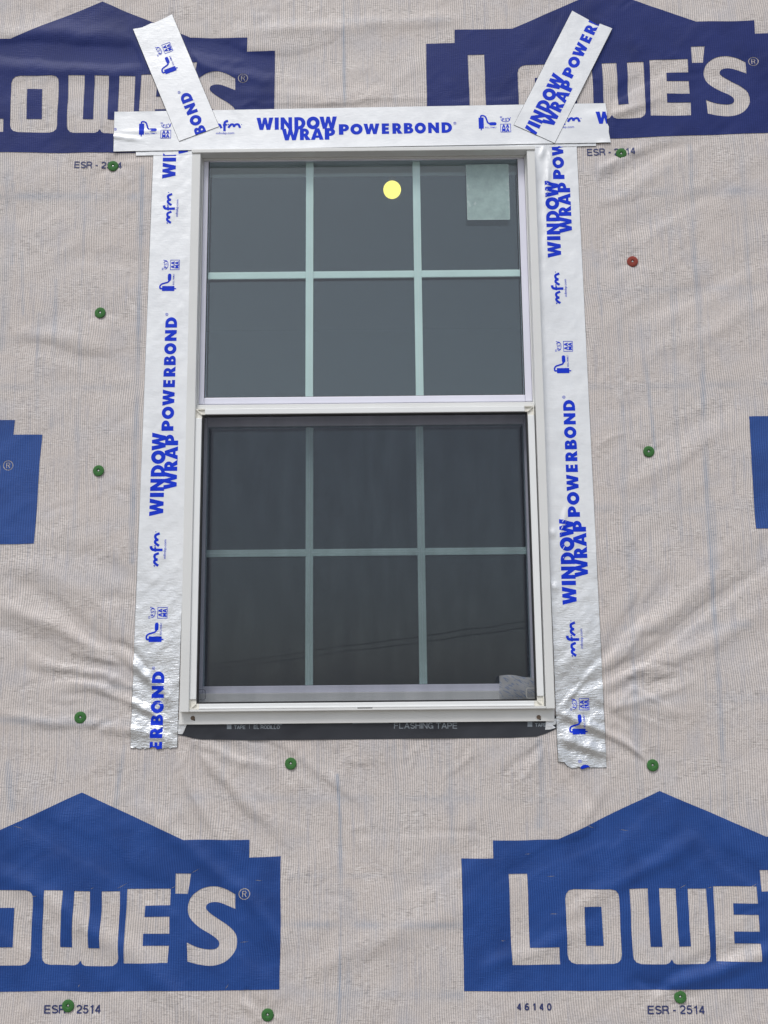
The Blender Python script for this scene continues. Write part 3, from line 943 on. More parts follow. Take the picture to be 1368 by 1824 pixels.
# the logo, measured once on the two lower prints and kept in metres about its own base centre
HOUSE = np.array([(-.4825, 0), (.4825, 0), (.4825, .302), (.4055, .302), (.4055, .343), (.249, .343), (0, .4535), (-.249, .343), (-.4055, .343), (-.4055, .302), (-.4825, .302)])
A_L, T_L = fit([HOUSE[1], HOUSE[2], HOUSE[3], HOUSE[4], HOUSE[6]], [P(499.5, 1762.5), P(500.5, 1525), P(443, 1525), P(443, 1492), P(148.5, 1412.5)], True)
A_R, T_R = fit([HOUSE[0], HOUSE[10], HOUSE[9], HOUSE[8], HOUSE[6]], [P(827.5, 1765), P(820.5, 1528.5), P(878, 1528), P(877, 1493.5), P(1174.6, 1408.5)], True)


def zl(x, y):
    return np.linalg.solve(A_L, P(0 + x / 2.736, 1324 + y / 2.736) - T_L)


def zr(x, y):
    return np.linalg.solve(A_R, P(868 + x / 2.736, 1324 + y / 2.736) - T_R)


LL = np.array([zr(*p) for p in ((102, 631), (192, 630), (208, 988), (350, 988), (354, 1074), (122, 1075))])
o1 = [(420, 706), (596, 706), (620, 712), (634, 728), (638, 750), (654, 1026), (650, 1052), (634, 1068), (612, 1073), (434, 1073), (410, 1066), (396, 1050), (390, 1028), (376, 752), (382, 728), (396, 712)]
OO = [np.array([zr(*p) for p in o1]), np.array([zr(*p) for p in ((468, 792), (551, 792), (564, 985), (478, 985))])]
WW = np.array([zr(*p) for p in ((689, 706), (780, 706), (797, 985), (855, 985), (836, 706), (915, 706), (936, 985), (992, 985), (973, 706), (1062, 706), (1086, 1036), (1080, 1058), (1060, 1073),
                                (925, 1073), (910, 1066), (900, 1048), (888, 1066), (872, 1073), (752, 1073), (728, 1066), (714, 1050), (709, 1030))])
EE = np.array([zl(*p) for p in ((621, 706), (833, 706), (830, 790), (709, 790), (706, 845), (828, 845), (826, 927), (700, 927), (698, 985), (825, 985), (820, 1070), (605, 1070))])
AP = np.array([zl(*p) for p in ((857, 628), (932, 628), (915, 731), (855, 731))])
s1 = catmull([(1148, 733), (1100, 705), (1045, 691), (985, 702), (935, 740), (915, 795), (925, 850), (970, 897), (1030, 935), (1062, 962), (1067, 985), (1050, 1002), (1010, 1004), (960, 993), (912, 970)], 4)
s2 = catmull([(915, 1062), (970, 1076), (1040, 1082), (1100, 1065), (1140, 1025), (1153, 980), (1145, 930), (1110, 890), (1060, 855), (1020, 825), (1003, 802), (1010, 782), (1035, 772), (1075, 776), (1148, 808)], 4)
SS = np.array([zl(*p) for p in np.concatenate([s1, s2])])
RC = zl(1192, 731)
ring = [circle(RC[0], RC[1], .0140, 26), circle(RC[0], RC[1], .0118, 22)]
rst = [stroke([(RC[0] - .0042, RC[1] - .0075), (RC[0] - .0042, RC[1] + .0075)], .0022),
       stroke([(RC[0] - .0042, RC[1] + .0066), (RC[0] + .0030, RC[1] + .0066), (RC[0] + .0046, RC[1] + .0036), (RC[0] + .0028, RC[1] + .0004), (RC[0] - .0042, RC[1] + .0004)], .0022),
       stroke([(RC[0] + .0004, RC[1] + .0004), (RC[0] + .0050, RC[1] - .0075)], .0022)]
LETTERS = [[LL], OO, [WW], [EE], [AP], [SS], ring] + [[r] for r in rst]


oc = OO[1]     # inner square of the O
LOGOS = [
    ('ink_view_sheen', A_L, T_L, 'blue house shaped logo printed low on the left'),
    ('ink_view_sheen', A_R, T_R, 'blue house shaped logo printed low on the right'),
    ('ink_view_dark', *fit([HOUSE[6], HOUSE[2], HOUSE[3], HOUSE[4], RC, oc[3], oc[2]],
                     [P(183, 6), P(490, 93), P(441, 93), P(440, 66), P(436, 143), P(47.5, 213), P(74, 213)]), 'blue house shaped logo printed high on the left, coloured darker for its viewing angle'),
    ('ink_view_dark', *fit([HOUSE[10], HOUSE[9], HOUSE[8], RC, EE[11], HOUSE[4], HOUSE[1], oc[0]],
                     [P(758, 82), P(807, 80), P(807, 53), P(1341.7, 112.2), P(1162, 208.7), P(1344, 36.5), P(1405, 237), P(955, 136)]), 'blue house shaped logo printed high on the right, coloured darker for its viewing angle'),
    ('ink_view_sheen', *fit([HOUSE[2], HOUSE[1], HOUSE[4], RC], [P(77, 775), P(61, 969), P(26, 748), P(14, 829.6)], True), 'blue corner of a logo at the left edge'),
    ('ink_view_sheen', *fit([HOUSE[10], HOUSE[0]], [P(1333, 742.4), P(1345.7, 942)], True), 'blue corner of a logo at the right edge'),
]
print('logo fits', [(np.round(A, 3).tolist(), np.round(t, 3).tolist()) for _, A, t, _ in LOGOS])
# worn streaks where the ink has been scraped off
SCR = {0: [(60, 400, 120, 415), (565, 711, 630, 676), (930, 634, 976, 608), (833, 709, 856, 694), (1096, 1201, 1118, 1166), (1165, 970, 1214, 965), (1240, 666, 1282, 668), (440, 711, 462, 700), (380, 1190, 392, 1170), (150, 748, 190, 740)],
       1: [(480, 397, 526, 415), (370, 446, 402, 430), (285, 648, 335, 645), (930, 708, 972, 684), (1268, 706, 1320, 678), (300, 831, 345, 828), (1066, 706, 1098, 696), (60, 962, 90, 960), (640, 420, 690, 424), (180, 540, 214, 536)]}
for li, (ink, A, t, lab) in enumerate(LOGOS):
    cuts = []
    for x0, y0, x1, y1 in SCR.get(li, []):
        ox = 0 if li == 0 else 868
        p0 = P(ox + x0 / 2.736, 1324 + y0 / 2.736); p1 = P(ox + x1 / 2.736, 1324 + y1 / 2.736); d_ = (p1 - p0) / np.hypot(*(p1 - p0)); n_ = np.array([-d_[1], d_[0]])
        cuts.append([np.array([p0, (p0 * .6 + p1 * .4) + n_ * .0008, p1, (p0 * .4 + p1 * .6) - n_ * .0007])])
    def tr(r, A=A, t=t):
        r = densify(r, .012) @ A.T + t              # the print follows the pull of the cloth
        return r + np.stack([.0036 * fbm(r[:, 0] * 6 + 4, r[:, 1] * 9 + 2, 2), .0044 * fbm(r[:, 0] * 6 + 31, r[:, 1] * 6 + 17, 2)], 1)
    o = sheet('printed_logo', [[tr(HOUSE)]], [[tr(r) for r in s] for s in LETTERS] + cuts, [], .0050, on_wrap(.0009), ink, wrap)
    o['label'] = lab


def esr(txt, x0, y0, x1, y1, cap_px, bold=0.17, sp_=.20, name='printed_number', mat='ink_text'):
    a = P(x0, y0); b = P(x1, y1); cap = P(x0, y0 - cap_px)[1] - a[1]
    return plain_text(name, txt, a, b, cap, on_wrap(.0010), mat, wrap, bold, sp_)


esr('ESR - 2514', 134, 300.5, 217, 301.5, 11.5)
esr('ESR - 2514', 1046.5, 279, 1130.5, 276.5, 12)
esr('ESR - 2514', 80.5, 1804.5, 179.5, 1804, 15)
esr('ESR - 2514', 1154, 1805, 1254, 1805, 15)
esr('46140', 921, 1798, 981, 1798.5, 12.5, 0.21, .62)

# ------------------------------------------------------------------ the window
win = thing('window', 'white single hung window with six panes in each sash, set in taped wall', 'window')


def zf(py, y):
    return P(650, py, y)[1]


YF = -.032                                                   # front of the frame
JL, JR = FX0 + .0225, FX1 - .0210                            # inner edges of the jambs
box('jamb', FX0, JL, YF, .10, FZ0, FZ1 - .0107, 'vinyl', win, .0015)
box('jamb', JR, FX1, YF, .10, FZ0, FZ1 - .0107, 'vinyl', win, .0015)
box('head', FX0 - .001, FX1 + .001, YF - .003, .10, FZ1 - .0105, FZ1, 'vinyl', win, .0015)
# inner step of the frame, set back
box('jamb_step', JL + .0003, JL + .0030, -.008, .098, FZ0 + .03, FZ1 - .0110, 'vinyl', win, .001)
box('jamb_step', JR - .0030, JR - .0003, -.008, .098, FZ0 + .03, FZ1 - .0110, 'vinyl', win, .001)
box('head_step', JL + .0032, JR - .0032, -.004, .098, FZ1 - .0148, FZ1 - .0108, 'vinyl', win, .001)


def wood_grid(sash, x0, x1, z0, z1, vx, hz, wv, wh, y0, y1):
    """bars that divide the glass: two uprights running through, level bars butted between them"""
    xs = [x0] + [v for c in vx for v in (c - wv / 2, c + wv / 2)] + [x1]
    for c in vx:
        box('muntin', c - wv / 2, c + wv / 2, y0, y1, z0, z1, 'muntin', sash, .0008)
    for i in range(3):
        box('muntin', xs[2 * i] + .0002, xs[2 * i + 1] - .0002, y0 + .0004, y1 - .0004, hz - wh / 2, hz + wh / 2, 'muntin', sash, .0008)


def glazing(sash, x0, x1, z0, z1, vx, hz, y):
    xs = [x0] + list(vx) + [x1]; zs = [z0, hz, z1]
    for i in range(3):
        for j in range(2):
            box('pane', xs[i] + .0004, xs[i + 1] - .0004, y, y + .003, zs[j] + .0004, zs[j + 1] - .0004, 'glass', sash, 0)
            box('inner_pane', xs[i] + .0004, xs[i + 1] - .0004, y + .018, y + .021, zs[j] + .0004, zs[j + 1] - .0004, 'glass_in', sash, 0)


# upper sash
us = bpy.data.objects.new('sash', None); COL.objects.link(us); us.parent = win; us['label'] = 'upper sash with lilac white rails'
YS = .002
sx0, sx1 = JL + .0032, JR - .0032
gx0 = P(371.5, 300, YS)[0]; gx1 = P(922.3, 300, YS)[0]
gz1 = zf(280.5, YS); gz0 = zf(705.5, YS); sz0 = zf(717.5, YS); sz1 = FZ1 - .0150
box('stile', sx0, gx0, YS, .034, sz0, sz1, 'sash', us, .002)
box('stile', gx1, sx1, YS, .034, sz0, sz1, 'sash', us, .002)
box('rail', gx0 + .0002, gx1 - .0002, YS + .0004, .034, sz0, gz0, 'sash', us, .002)
box('rail', gx0 + .0002, gx1 - .0002, YS + .0004, .034, gz1, sz1, 'sash', us, .002)
for b_ in ((gx0, gx0 + .0016, gz0, gz1), (gx1 - .0016, gx1, gz0, gz1), (gx0 + .0016, gx1 - .0016, gz1 - .0016, gz1), (gx0 + .0016, gx1 - .0016, gz0, gz0 + .0012)):
    box('glazing_bead', b_[0], b_[1], YS + .003, .0085, b_[2], b_[3], 'gasket', us, 0)
YG = .0085
vx = [P(551.5, 400, YG + .006)[0], P(743.0, 400, YG + .006)[0]]
hz = zf(488.5, YG + .006)
glazing(us, gx0, gx1, gz0, gz1, vx, hz, YG)
wood_grid(us, gx0 + .001, gx1 - .001, gz0 + .001, gz1 - .001, vx, hz, .0200, .0190, YG + .006, YG + .013)

# lower sash, further in
ls = bpy.data.objects.new('sash', None); COL.objects.link(ls); ls.parent = win; ls['label'] = 'lower sash behind the dark insect screen'
YL = .036
lx0, lx1 = JL + .0032, JR - .0032
hx0 = P(367.5, 850, YL)[0]; hx1 = P(935.5, 850, YL)[0]
hz1 = zf(757, YL); hz0 = zf(1220, YL); lz1 = zf(722, YL); lz0 = zf(1233, YL)
box('stile', lx0, hx0, YL, .068, lz0, lz1, 'sash', ls, .002)
box('stile', hx1, lx1, YL, .068, lz0, lz1, 'sash', ls, .002)
box('rail', hx0 + .0002, hx1 - .0002, YL + .0004, .068, lz0, hz0, 'sash', ls, .002)
box('rail', hx0 + .0002, hx1 - .0002, YL + .0004, .068, hz1, lz1, 'sash', ls, .002)
YH = YL + .0065
vx2 = [P(551.0, 980, YH + .006)[0], P(750.5, 980, YH + .006)[0]]
hz2 = zf(983.5, YH + .006)
glazing(ls, hx0, hx1, hz0, hz1, vx2, hz2, YH)
wood_grid(ls, hx0 + .001, hx1 - .001, hz0 + .001, hz1 - .001, vx2, hz2, .0195, .0185, YH + .006, YH + .013)

# sill and the ledge where the sashes meet
zs_top = zf(1232.5, .016)
box('sill', JL + .0002, JR - .0002, .016, .10, FZ0 + .0005, zs_top, 'vinyl_shade', win, .002)
box('sill_nose', JL + .0002, JR - .0002, YF + .003, .0158, FZ0 + .0005, FZ0 + .0055, 'vinyl', win, .001)
ml_top = zf(718.5, -.016); ml_bot = zf(726, -.016)
box('meeting_ledge', JL + .0002, JR - .0002, -.016, .034, ml_bot, ml_top, 'vinyl', win, .0015)

# insect screen
scn = bpy.data.objects.new('insect_screen', None); COL.objects.link(scn); scn.parent = win; scn['label'] = 'dark insect screen in a thin white frame over the lower half'
YC = -.026
cx0 = P(345.6, 850, YC)[0]; cx1 = P(955.5, 850, YC)[0]
cz1 = zf(725.5, YC); cz0 = zf(1264.5, YC)
cz0 = max(cz0, FZ0 + .0060)
fw = .0165
ix0, ix1 = cx0 + fw, cx1 - fw
iz1 = zf(735.5, YC); iz0 = zf(1251, YC)
CK = .024
for b_ in ((cx0, ix0, cz0 + CK, cz1 - CK), (ix1, cx1, cz0 + CK, cz1 - CK), (cx0 + CK, cx1 - CK, iz1, cz1), (cx0 + CK, cx1 - CK, cz0, iz0)):
    box('screen_bar', b_[0], b_[1], YC, -.012, b_[2], b_[3], 'screen_frame', scn, .0014)
# raised lip along the outer edge of the lower and side bars
box('screen_lip', cx0 + CK, cx1 - CK, YC - .0022, YC + .001, cz0 + .0004, cz0 + .0040, 'screen_frame', scn, .0008)
for sx, (xa, xb) in ((1, (cx0, ix0)), (-1, (cx1, ix1))):
    for sz, (za, zb) in ((1, (cz0, iz0)), (-1, (cz1, iz1))):
        # moulded corner key: L plate with two sunk triangles
        X = lambda u: xa + sx * u
        Zc = lambda v: za + sz * v
        h_ = abs(zb - za); w_ = fw
        k1 = box('corner_key', min(X(0), X(CK)), max(X(0), X(CK)), YC + .003, -.0125, min(Zc(0), Zc(h_)), max(Zc(0), Zc(h_)), 'key', scn, .0006)
        box('corner_key', min(X(0), X(w_)), max(X(0), X(w_)), YC + .003, -.0125, min(Zc(h_ + .0001), Zc(CK)), max(Zc(h_ + .0001), Zc(CK)), 'key', scn, .0006)
        t_ = .0024
        for q in (((0, 0), (CK, 0), (CK, t_), (0, t_)), ((0, t_), (t_, t_), (t_, CK), (0, CK)), ((t_, t_), (t_ * 2.2, t_), (w_, h_ - t_ * .6), (w_, h_ + .0005), (w_ - t_ * .7, h_ + .0005))):
            vs = [(X(u), YC - .0006, Zc(v)) for u, v in q] + [(X(u), YC + .0031, Zc(v)) for u, v in q]
            n_ = len(q)
            fs = [tuple(range(n_)), tuple(range(2 * n_ - 1, n_ - 1, -1))] + [(i, n_ + i, n_ + (i + 1) % n_, (i + 1) % n_) for i in range(n_)]
            me_ = pydata('corner_rib', vs, fs, 'key', scn).data
            bm = bmesh.new(); bm.from_mesh(me_); bmesh.ops.recalc_face_normals(bm, faces=bm.faces); bm.to_mesh(me_); bm.free()
# black spline round the mesh, and the mesh
sw = .0042
for b_ in ((ix0 + .0002, ix0 + sw, iz0 + sw, iz1 - sw), (ix1 - sw, ix1 - .0002, iz0 + sw, iz1 - sw), (ix0 + .0002, ix1 - .0002, iz1 - sw, iz1 - .0002), (ix0 + .0002, ix1 - .0002, iz0 + .0002, iz0 + sw)):
    box('spline', b_[0], b_[1], YC + .006, -.011, b_[2], b_[3], 'gasket', scn, .0008)
msh = pydata('screen_mesh', [(ix0 + .002, -.0150, iz0 + .002), (ix1 - .002, -.0150, iz0 + .002), (ix1 - .002, -.0150, iz1 - .002), (ix0 + .002, -.0150, iz1 - .002)], [(0, 1, 2, 3)], 'mesh', scn)


def rounded(cx, cz, w, h, r, n=6):
    out = []
    for sx, sz, a in ((1, 1, 0), (-1, 1, 90), (-1, -1, 180), (1, -1, 270)):
        out += arc(cx + sx * (w / 2 - r), cz + sz * (h / 2 - r), r, r, a, a + 90, n)
    return np.array(out)


for px, py, yt, mt_ in ((357, 1237.5, -.0125, 'mesh'), (946.5, 1234.5, -.0130, 'key')):               # clear plastic pull tabs on the mesh
    c = P(px, py, yt)
    o = sheet('pull_tab', [[rounded(c[0], c[1], .0265, .0265, .006), rounded(c[0], c[1], .0220, .0220, .0045)]], [], [], .02, lambda X, Z: np.full(len(X), yt), mt_, scn, skirt=.001, smooth=False)
# weep slot in the bottom bar
c = P(650, 1261, YC)
box('weep_slot', c[0] - .018, c[0] + .018, YC - .0004 - .0026, YC + .002, c[1] - .0012, c[1] + .0012, 'gasket', scn, 0)

# lower nailing fin with screws
fz0 = zf(1287.5, -.008)
fin = box('nail_fin', FX0 - .004, FX1 + .001, -.0125, -.0095, fz0, FZ0 + .004, 'vinyl_shade', win, .0006)
for px, py in ((343.5, 1279), (959.5, 1277.5)):
    c = P(px, py, -.0125)
    sheet('screw_head', [[circle(c[0], c[1], .0052, 16)]], [], [], .02, lambda X, Z: np.full(len(X), -.0142), 'rust', fin, skirt=.002, smooth=False)
    sheet('screw_hole', [[circle(c[0] + .0035, c[1] - .0048, .0022, 10)]], [], [], .02, lambda X, Z: np.full(len(X), -.0128), 'gasket', fin, skirt=.0003, smooth=False)

# ------------------------------------------------------------------ the tapes
def crease_amount(X, Z):
    return np.clip((1.98 - Z) / 0.46, 0, 1) ** 1.2


class Tape:
    W = 0.1165

    def __init__(self, a, b, u_ref_point, u_ref, width=None):
        """a -> b: the lower edge of the print in reading direction (wall X, Z)"""
        self.a = np.array(a); self.b = np.array(b)
        d = self.b - self.a; self.L = np.hypot(*d); self.e = d / self.L; self.n = np.array([-self.e[1], self.e[0]])
        self.w = width or Tape.W
        self.u0 = u_ref - (np.array(u_ref_point) - self.a) @ self.e       # pattern coordinate at point a

    def to_wall(self, uv):
        uv = np.asarray(uv, float)
        return self.a + (uv[:, :1] - self.u0) * self.e + uv[:, 1:2] * self.n


PER = 0.914


def motif():
    """one repeat of the print: list of (name, shapes) in tape coordinates (u along, v up from the lower edge)"""
    k = .0002197
    f = lambda a, b: ((a - 120) * k, (b - 120) * k)
    win_ = [(ch, *f(a, b)) for ch, a, b in (('W', 120, 326), ('I', 343, 393), ('N', 415, 556), ('D', 584, 720), ('O', 734, 894), ('W', 892, 1106))]
    wrp = [(ch, *f(a, b)) for ch, a, b in (('W', 430, 640), ('R', 651, 778), ('A', 785, 942), ('P', 955, 1082))]
    u = .2215; q = .000258
    pw = []
    for ch, a, b in (('P', 1598, 1492), ('O', 1478, 1350), ('W', 1340, 1175), ('E', 1150, 1075), ('R', 1040, 938), ('B', 920, 822), ('O', 808, 690), ('N', 667, 553), ('D', 527, 417)):
        pw.append((ch, u + (1598 - a) * q, u + (1598 - b) * q))
    out = [('lettering', word(win_, .0545, .0355) + word(wrp, .0230, .0335)),
           ('lettering', word(pw, .0365, .0305) + [[circle(u + .3125, .0640, .0038, 16), circle(u + .3125, .0640, .0028, 12)], [circle(u + .3125, .0640, .0013, 6)]])]
    # roller symbol; r maps (along, across) measured in the enlarged photograph
    s = .000172; t = .000163

    def r(al, ac):
        return (.598 + (1740 - al) * s, .1165 - (ac - 285) * t)
    rol = [[np.array([r(1740, 520), r(1736, 515), r(1664, 515), r(1660, 520), r(1660, 708), r(1664, 713), r(1736, 713), r(1740, 708)])],
           [np.array([r(1712, 712), r(1712, 742), r(1694, 742), r(1694, 712)])],
           [stroke([r(1702, 520), r(1702, 488), r(1680, 480), r(1655, 484), r(1630, 505), r(1612, 560), r(1600, 600), r(1580, 622), r(1562, 628)], .0042, True)],
           [np.array([r(1572, 606), r(1572, 652), r(1545, 658), r(1485, 658), r(1466, 650), r(1460, 630), r(1466, 610), r(1485, 601), r(1545, 601)])]]
    out.append(('roller_symbol', rol))
    # square approval mark with two rows of letters
    sq = [[np.array([r(1402, 634), r(1238, 634), r(1238, 785), r(1402, 785)]), np.array([r(1394, 642), r(1246, 642), r(1246, 777), r(1394, 777)])]]
    for row, (c0, c1) in enumerate(((648, 706), (712, 772))):
        for col, (a0, a1) in enumerate(((1378, 1322), (1318, 1262))):
            p0 = r(a0, c1); p1 = r(a1, c0)
            ch = 'A' if row == 0 or col == 1 else 'N'
            sq += word([(ch, p0[0], p1[0])], p0[1], p1[1] - p0[1])
            if ch == 'N':      # N drawn over with its mirror gives the M
                sq += [[np.array([(p1[0] - (x - p0[0]), y) for x, y in q_[0]])] for q_ in word([('N', p0[0], p1[0])], p0[1], p1[1] - p0[1])]
    out.append(('approval_mark', sq))
    es = []
    cx, cy = r(1318, 556)
    el = np.array([(cx + .0118 * math.cos(a), cy + .0070 * math.sin(a)) for a in np.radians(np.linspace(160, 370, 22))])
    es.append([stroke(el, .0015)])
    es.append([stroke([r(1400, 520), r(1402, 505), r(1372, 505), r(1372, 522), r(1398, 522)], .0012)])
    es.append([stroke([r(1364, 535), r(1364, 580)], .0018)]); es.append([stroke([r(1364, 538), r(1335, 538)], .0015)]); es.append([stroke([r(1364, 558), r(1340, 558)], .0015)])
    es.append([stroke([r(1288, 540), r(1312, 536), r(1322, 550), r(1300, 566), r(1306, 580), r(1330, 578)], .0013, True)])
    es.append([stroke([r(1284, 524), r(1262, 552)], .0018)]); es.append([stroke([r(1240, 520), r(1268, 580)], .0018)])
    out.append(('approval_mark', es))

    # the flowing three letter mark
    def m(al, ac):
        return (-.127 + (690 - al) * s, .1165 - (ac - 285) * t)
    mf = []
    for a0 in (690, 398):
        mf.append([stroke([m(a0, 550), m(a0 - 8, 566)], .0040)])
        mf.append([stroke([m(a0 - 6, 618), m(a0 - 26, 586), m(a0 - 52, 558), m(a0 - 80, 560), m(a0 - 92, 590), m(a0 - 94, 606)], .0062, True)])
        mf.append([stroke([m(a0 - 92, 604), m(a0 - 108, 570), m(a0 - 136, 556), m(a0 - 164, 562), m(a0 - 178, 590), m(a0 - 190, 622)], .0062, True)])
    mf.append([stroke([m(452, 676), m(452, 560), m(446, 520), m(424, 500), m(396, 496)], .0068, True)])
    mf.append([stroke([m(478, 566), m(412, 560)], .0046)])
    mf.append([circle(*m(184, 562), .0013, 8)])
    out.append(('flowing_mark', mf))
    return out, r, m


MOTIF, RR, MM = motif()


def build_tape(name, label, tape, layer, poly_uv, crease=1.0, end_noise=(0.0, 0.0), extra=None, group='strips of printed foil tape'):
    """poly_uv: outline in (distance from a, v)"""
    base = .0010 + layer

    def ysurf(X, Z):
        X = np.asarray(X, float); Z = np.asarray(Z, float)
        d = np.stack([X, Z], 1) - tape.a
        u = d @ tape.e; v = d @ tape.n
        k = crease * (0.42 + crease_amount(X, Z))
        cr1 = 0.0020 * k * np.abs(fbm(u * 26 + v * 22 + layer * 9000, v * 30 - u * 8 + 3, 3)) + 0.0012 * k * np.abs(fbm(u * 80, v * 34 + 9, 2))
        h = relief(X, Z) + .001 + base + cr1
        if extra is not None:
            h = h + extra(u, v)
        return -h
    outline = np.array([tape.a + p[0] * tape.e + p[1] * tape.n for p in poly_uv])
    o = sheet(name, [[outline]], [], [], .0055, ysurf, 'foil', None, skirt=.0011, edge='butyl_edge_shade', attr=('crease', lambda x, z: crease * crease_amount(x, z)))  # black flared rim paints the shadow line along the foil edge
    tag(o, label, 'tape', group)
    n0 = int(math.floor(tape.u0 / PER)) - 1; n1 = int(math.ceil((tape.u0 + tape.L) / PER)) + 1
    yl = lambda X, Z: ysurf(X, Z) - .00045
    for n in range(n0, n1 + 1):
        for nm, shapes in MOTIF:
            sh = [[tape.to_wall(r + np.array([n * PER, 0])) for r in s] for s in shapes]
            allp = np.concatenate([r for s in sh for r in s])
            c = np.array([(p - tape.a) @ tape.e for p in allp])
            if c.max() < -.002 or c.min() > tape.L + .002:
                continue
            whole = c.min() > .008 and c.max() < tape.L - .008
            q = sheet(nm, sh, [], [] if whole else [[outline]], .0055, yl, 'print', o)
        for nm, txt, p0, p1, capv in (('lettering', 'ROLL FIRMLY', RR(1640, 708), RR(1462, 708), .0044), ('lettering', 'mfmbp.com', MM(582, 728), MM(300, 728), .0062)):
            a, b = tape.to_wall(np.array([p0, p1]) + np.array([n * PER, 0]))
            ua = (a - tape.a) @ tape.e; ub = (b - tape.a) @ tape.e
            if ub < .004 or ua > tape.L - .004:
                continue
            text_sheet(nm, txt, a, b, capv, yl, 'print', o, .004, 1.0, clip=outline)
    return o


def ragged(u, v0, v1, amp, n=22, seed=1):
    rs = np.random.RandomState(seed)
    vs = np.linspace(v0, v1, n)
    j = rs.randn(n) * amp; j = j + np.convolve(rs.randn(n) * amp, np.ones(3) / 3, 'same'); j[0] *= .3; j[-1] *= .3
    return [(u + j[i], vs[i]) for i in range(n)]


TW = Tape.W
# side strips: read upward, lower edge of the print is their right side
tl = Tape(P(316.4, 1331.5), P(354, 262), P(286, 920), 0.0)
tl.b = tl.a + (P(274, 262) - P(231.1, 1330.5)); tl.__init__(tl.a, tl.b, P(286, 920), 0.0, np.hypot(*(P(231.1, 1330.5) - P(316.4, 1331.5))) - .001)
L_ = tl.L
build_tape('foil_tape', 'long foil tape strip running up the left side of the window', tl, .0004,
           [(0, 0)] + ragged(0, .004, tl.w - .002, .0016, 26, 3)[1:] + [(L_, tl.w), (L_, 0)], 1.25)
trp = Tape(P(1079.5, 1366), P(1026.5, 262), P(990, 1078), 0.0, np.hypot(*(P(1079.5, 1366) - P(993, 1364))))


def bubbles(u, v):
    # long lifted wrinkles of the right strip beside the window
    z = trp.a[1] + u
    h = 0
    for (pu, pv, au, av, a, tilt) in ((trp.L - .105, .083, .060, .0050, .0048, .10), (trp.L - .040, .070, .034, .0050, .0040, -.25), (trp.L - .020, .094, .020, .006, .0040, .3),
                                      (.60, .080, .035, .0045, .0046, .22), (.53, .082, .030, .0040, .0040, .05), (.175, .075, .05, .006, .0030, .9), (.44, .108, .010, .008, .004, 0), (.575, .107, .010, .008, .004, 0)):
        vv = v - pv + tilt * (u - pu)
        h = h + a * np.exp(-((u - pu) / au) ** 2 - (vv / av) ** 2)
    return h


build_tape('foil_tape', 'long foil tape strip running down the right side of the window', trp, .0004,
           [(0, 0)] + [(-.001, .02), (.0005, .045), (-.004, .060), (.001, .066), (-.002, .083), (.004, .095), (.013, .102), (.014, trp.w - .001)] + [(trp.L, trp.w), (trp.L, 0)], 1.2, extra=bubbles)
# head strips
tu = Tape(P(243, 279.4), P(1061, 262), P(430, 275), 0.12)
build_tape('foil_tape', 'narrow visible edge of foil tape under the head strip above window', tu, .0012, [(0, 0), (tu.L, 0), (tu.L, .09), (0, .09)], .35)
th_ = Tape(P(203.5, 272.5), P(1087, 256.5), P(457.5, 240), 0.0, .1150)


def tear(u, v):
    # two creases at the left end
    c1 = .0042 * np.exp(-((v - (.043 - .16 * np.clip(u, 0, .07) - .0 * u)) / .0035) ** 2) * np.clip((.085 - u) / .04, 0, 1)
    c2 = .0020 * np.exp(-((v - .0562) / .0018) ** 2) * np.clip((.105 - np.abs(u - .075) * 1.6) / .06, 0, 1)
    return c1 + c2


build_tape('foil_tape', 'long level foil tape strip across the window head', th_, .0030,
           [(0, 0), (th_.L, 0), (th_.L - .004, .030), (th_.L - .003, .046), (th_.L - .008, .060), (th_.L - .006, .085), (th_.L - .008, th_.w), (0, th_.w)], .6, extra=tear)
# diagonal corner patches
td = Tape(P(391, 228.5), P(307.6, 29.2), P(333.5, 168), .5265, np.hypot(*(P(391, 228.5) - P(320.8, 256))))
build_tape('foil_tape', 'short slanting foil tape patch over the upper left window corner', td, .0044,
           [(0, 0), (td.L, 0), (td.L - .004, .030), (td.L - .006, .055), (td.L - .0035, .062), (td.L - .006, .09), (td.L - .001, td.w), (.001, td.w)], .6)
te = Tape(P(987, 258), P(1089.3, 54.2), P(1014.8, 142.6), .2215, np.hypot(*(P(987, 258) - P(912.9, 229.5))))
build_tape('foil_tape', 'short slanting foil tape patch over the upper right window corner', te, .0044,
           [(0, 0), (te.L, 0), (te.L - .002, .036), (te.L - .009, .039), (te.L - .004, .075), (te.L, te.w), (0, te.w)], .6)

# black sill membrane
mb = [P(*p) for p in ((322, 1276), (316, 1300), (318, 1309), (330, 1311), (345, 1315), (358, 1317), (450, 1318.6), (580, 1317.5), (700, 1316), (810, 1315), (908, 1314), (955, 1312), (972, 1306.5), (982, 1302), (990, 1298), (990, 1274))]
ymb = lambda X, Z: -np.maximum(relief(X, Z) + .0022, .0052)
membrane = sheet('sill_membrane', [[np.array(mb)]], [], [], .006, ymb, 'black_tape', None, skirt=.004)
tag(membrane, 'black flashing membrane strip below the window sill', 'membrane')
ymt = lambda X, Z: ymb(X, Z) - .0005


def sill_text(txt, x0, x1, yb, cap_px, bold=.21):
    a = P(x0, yb); b = P(x1, yb); plain_text('lettering', txt, a, b, P(x0, yb - cap_px)[1] - a[1], ymt, 'grey_print', membrane, bold)


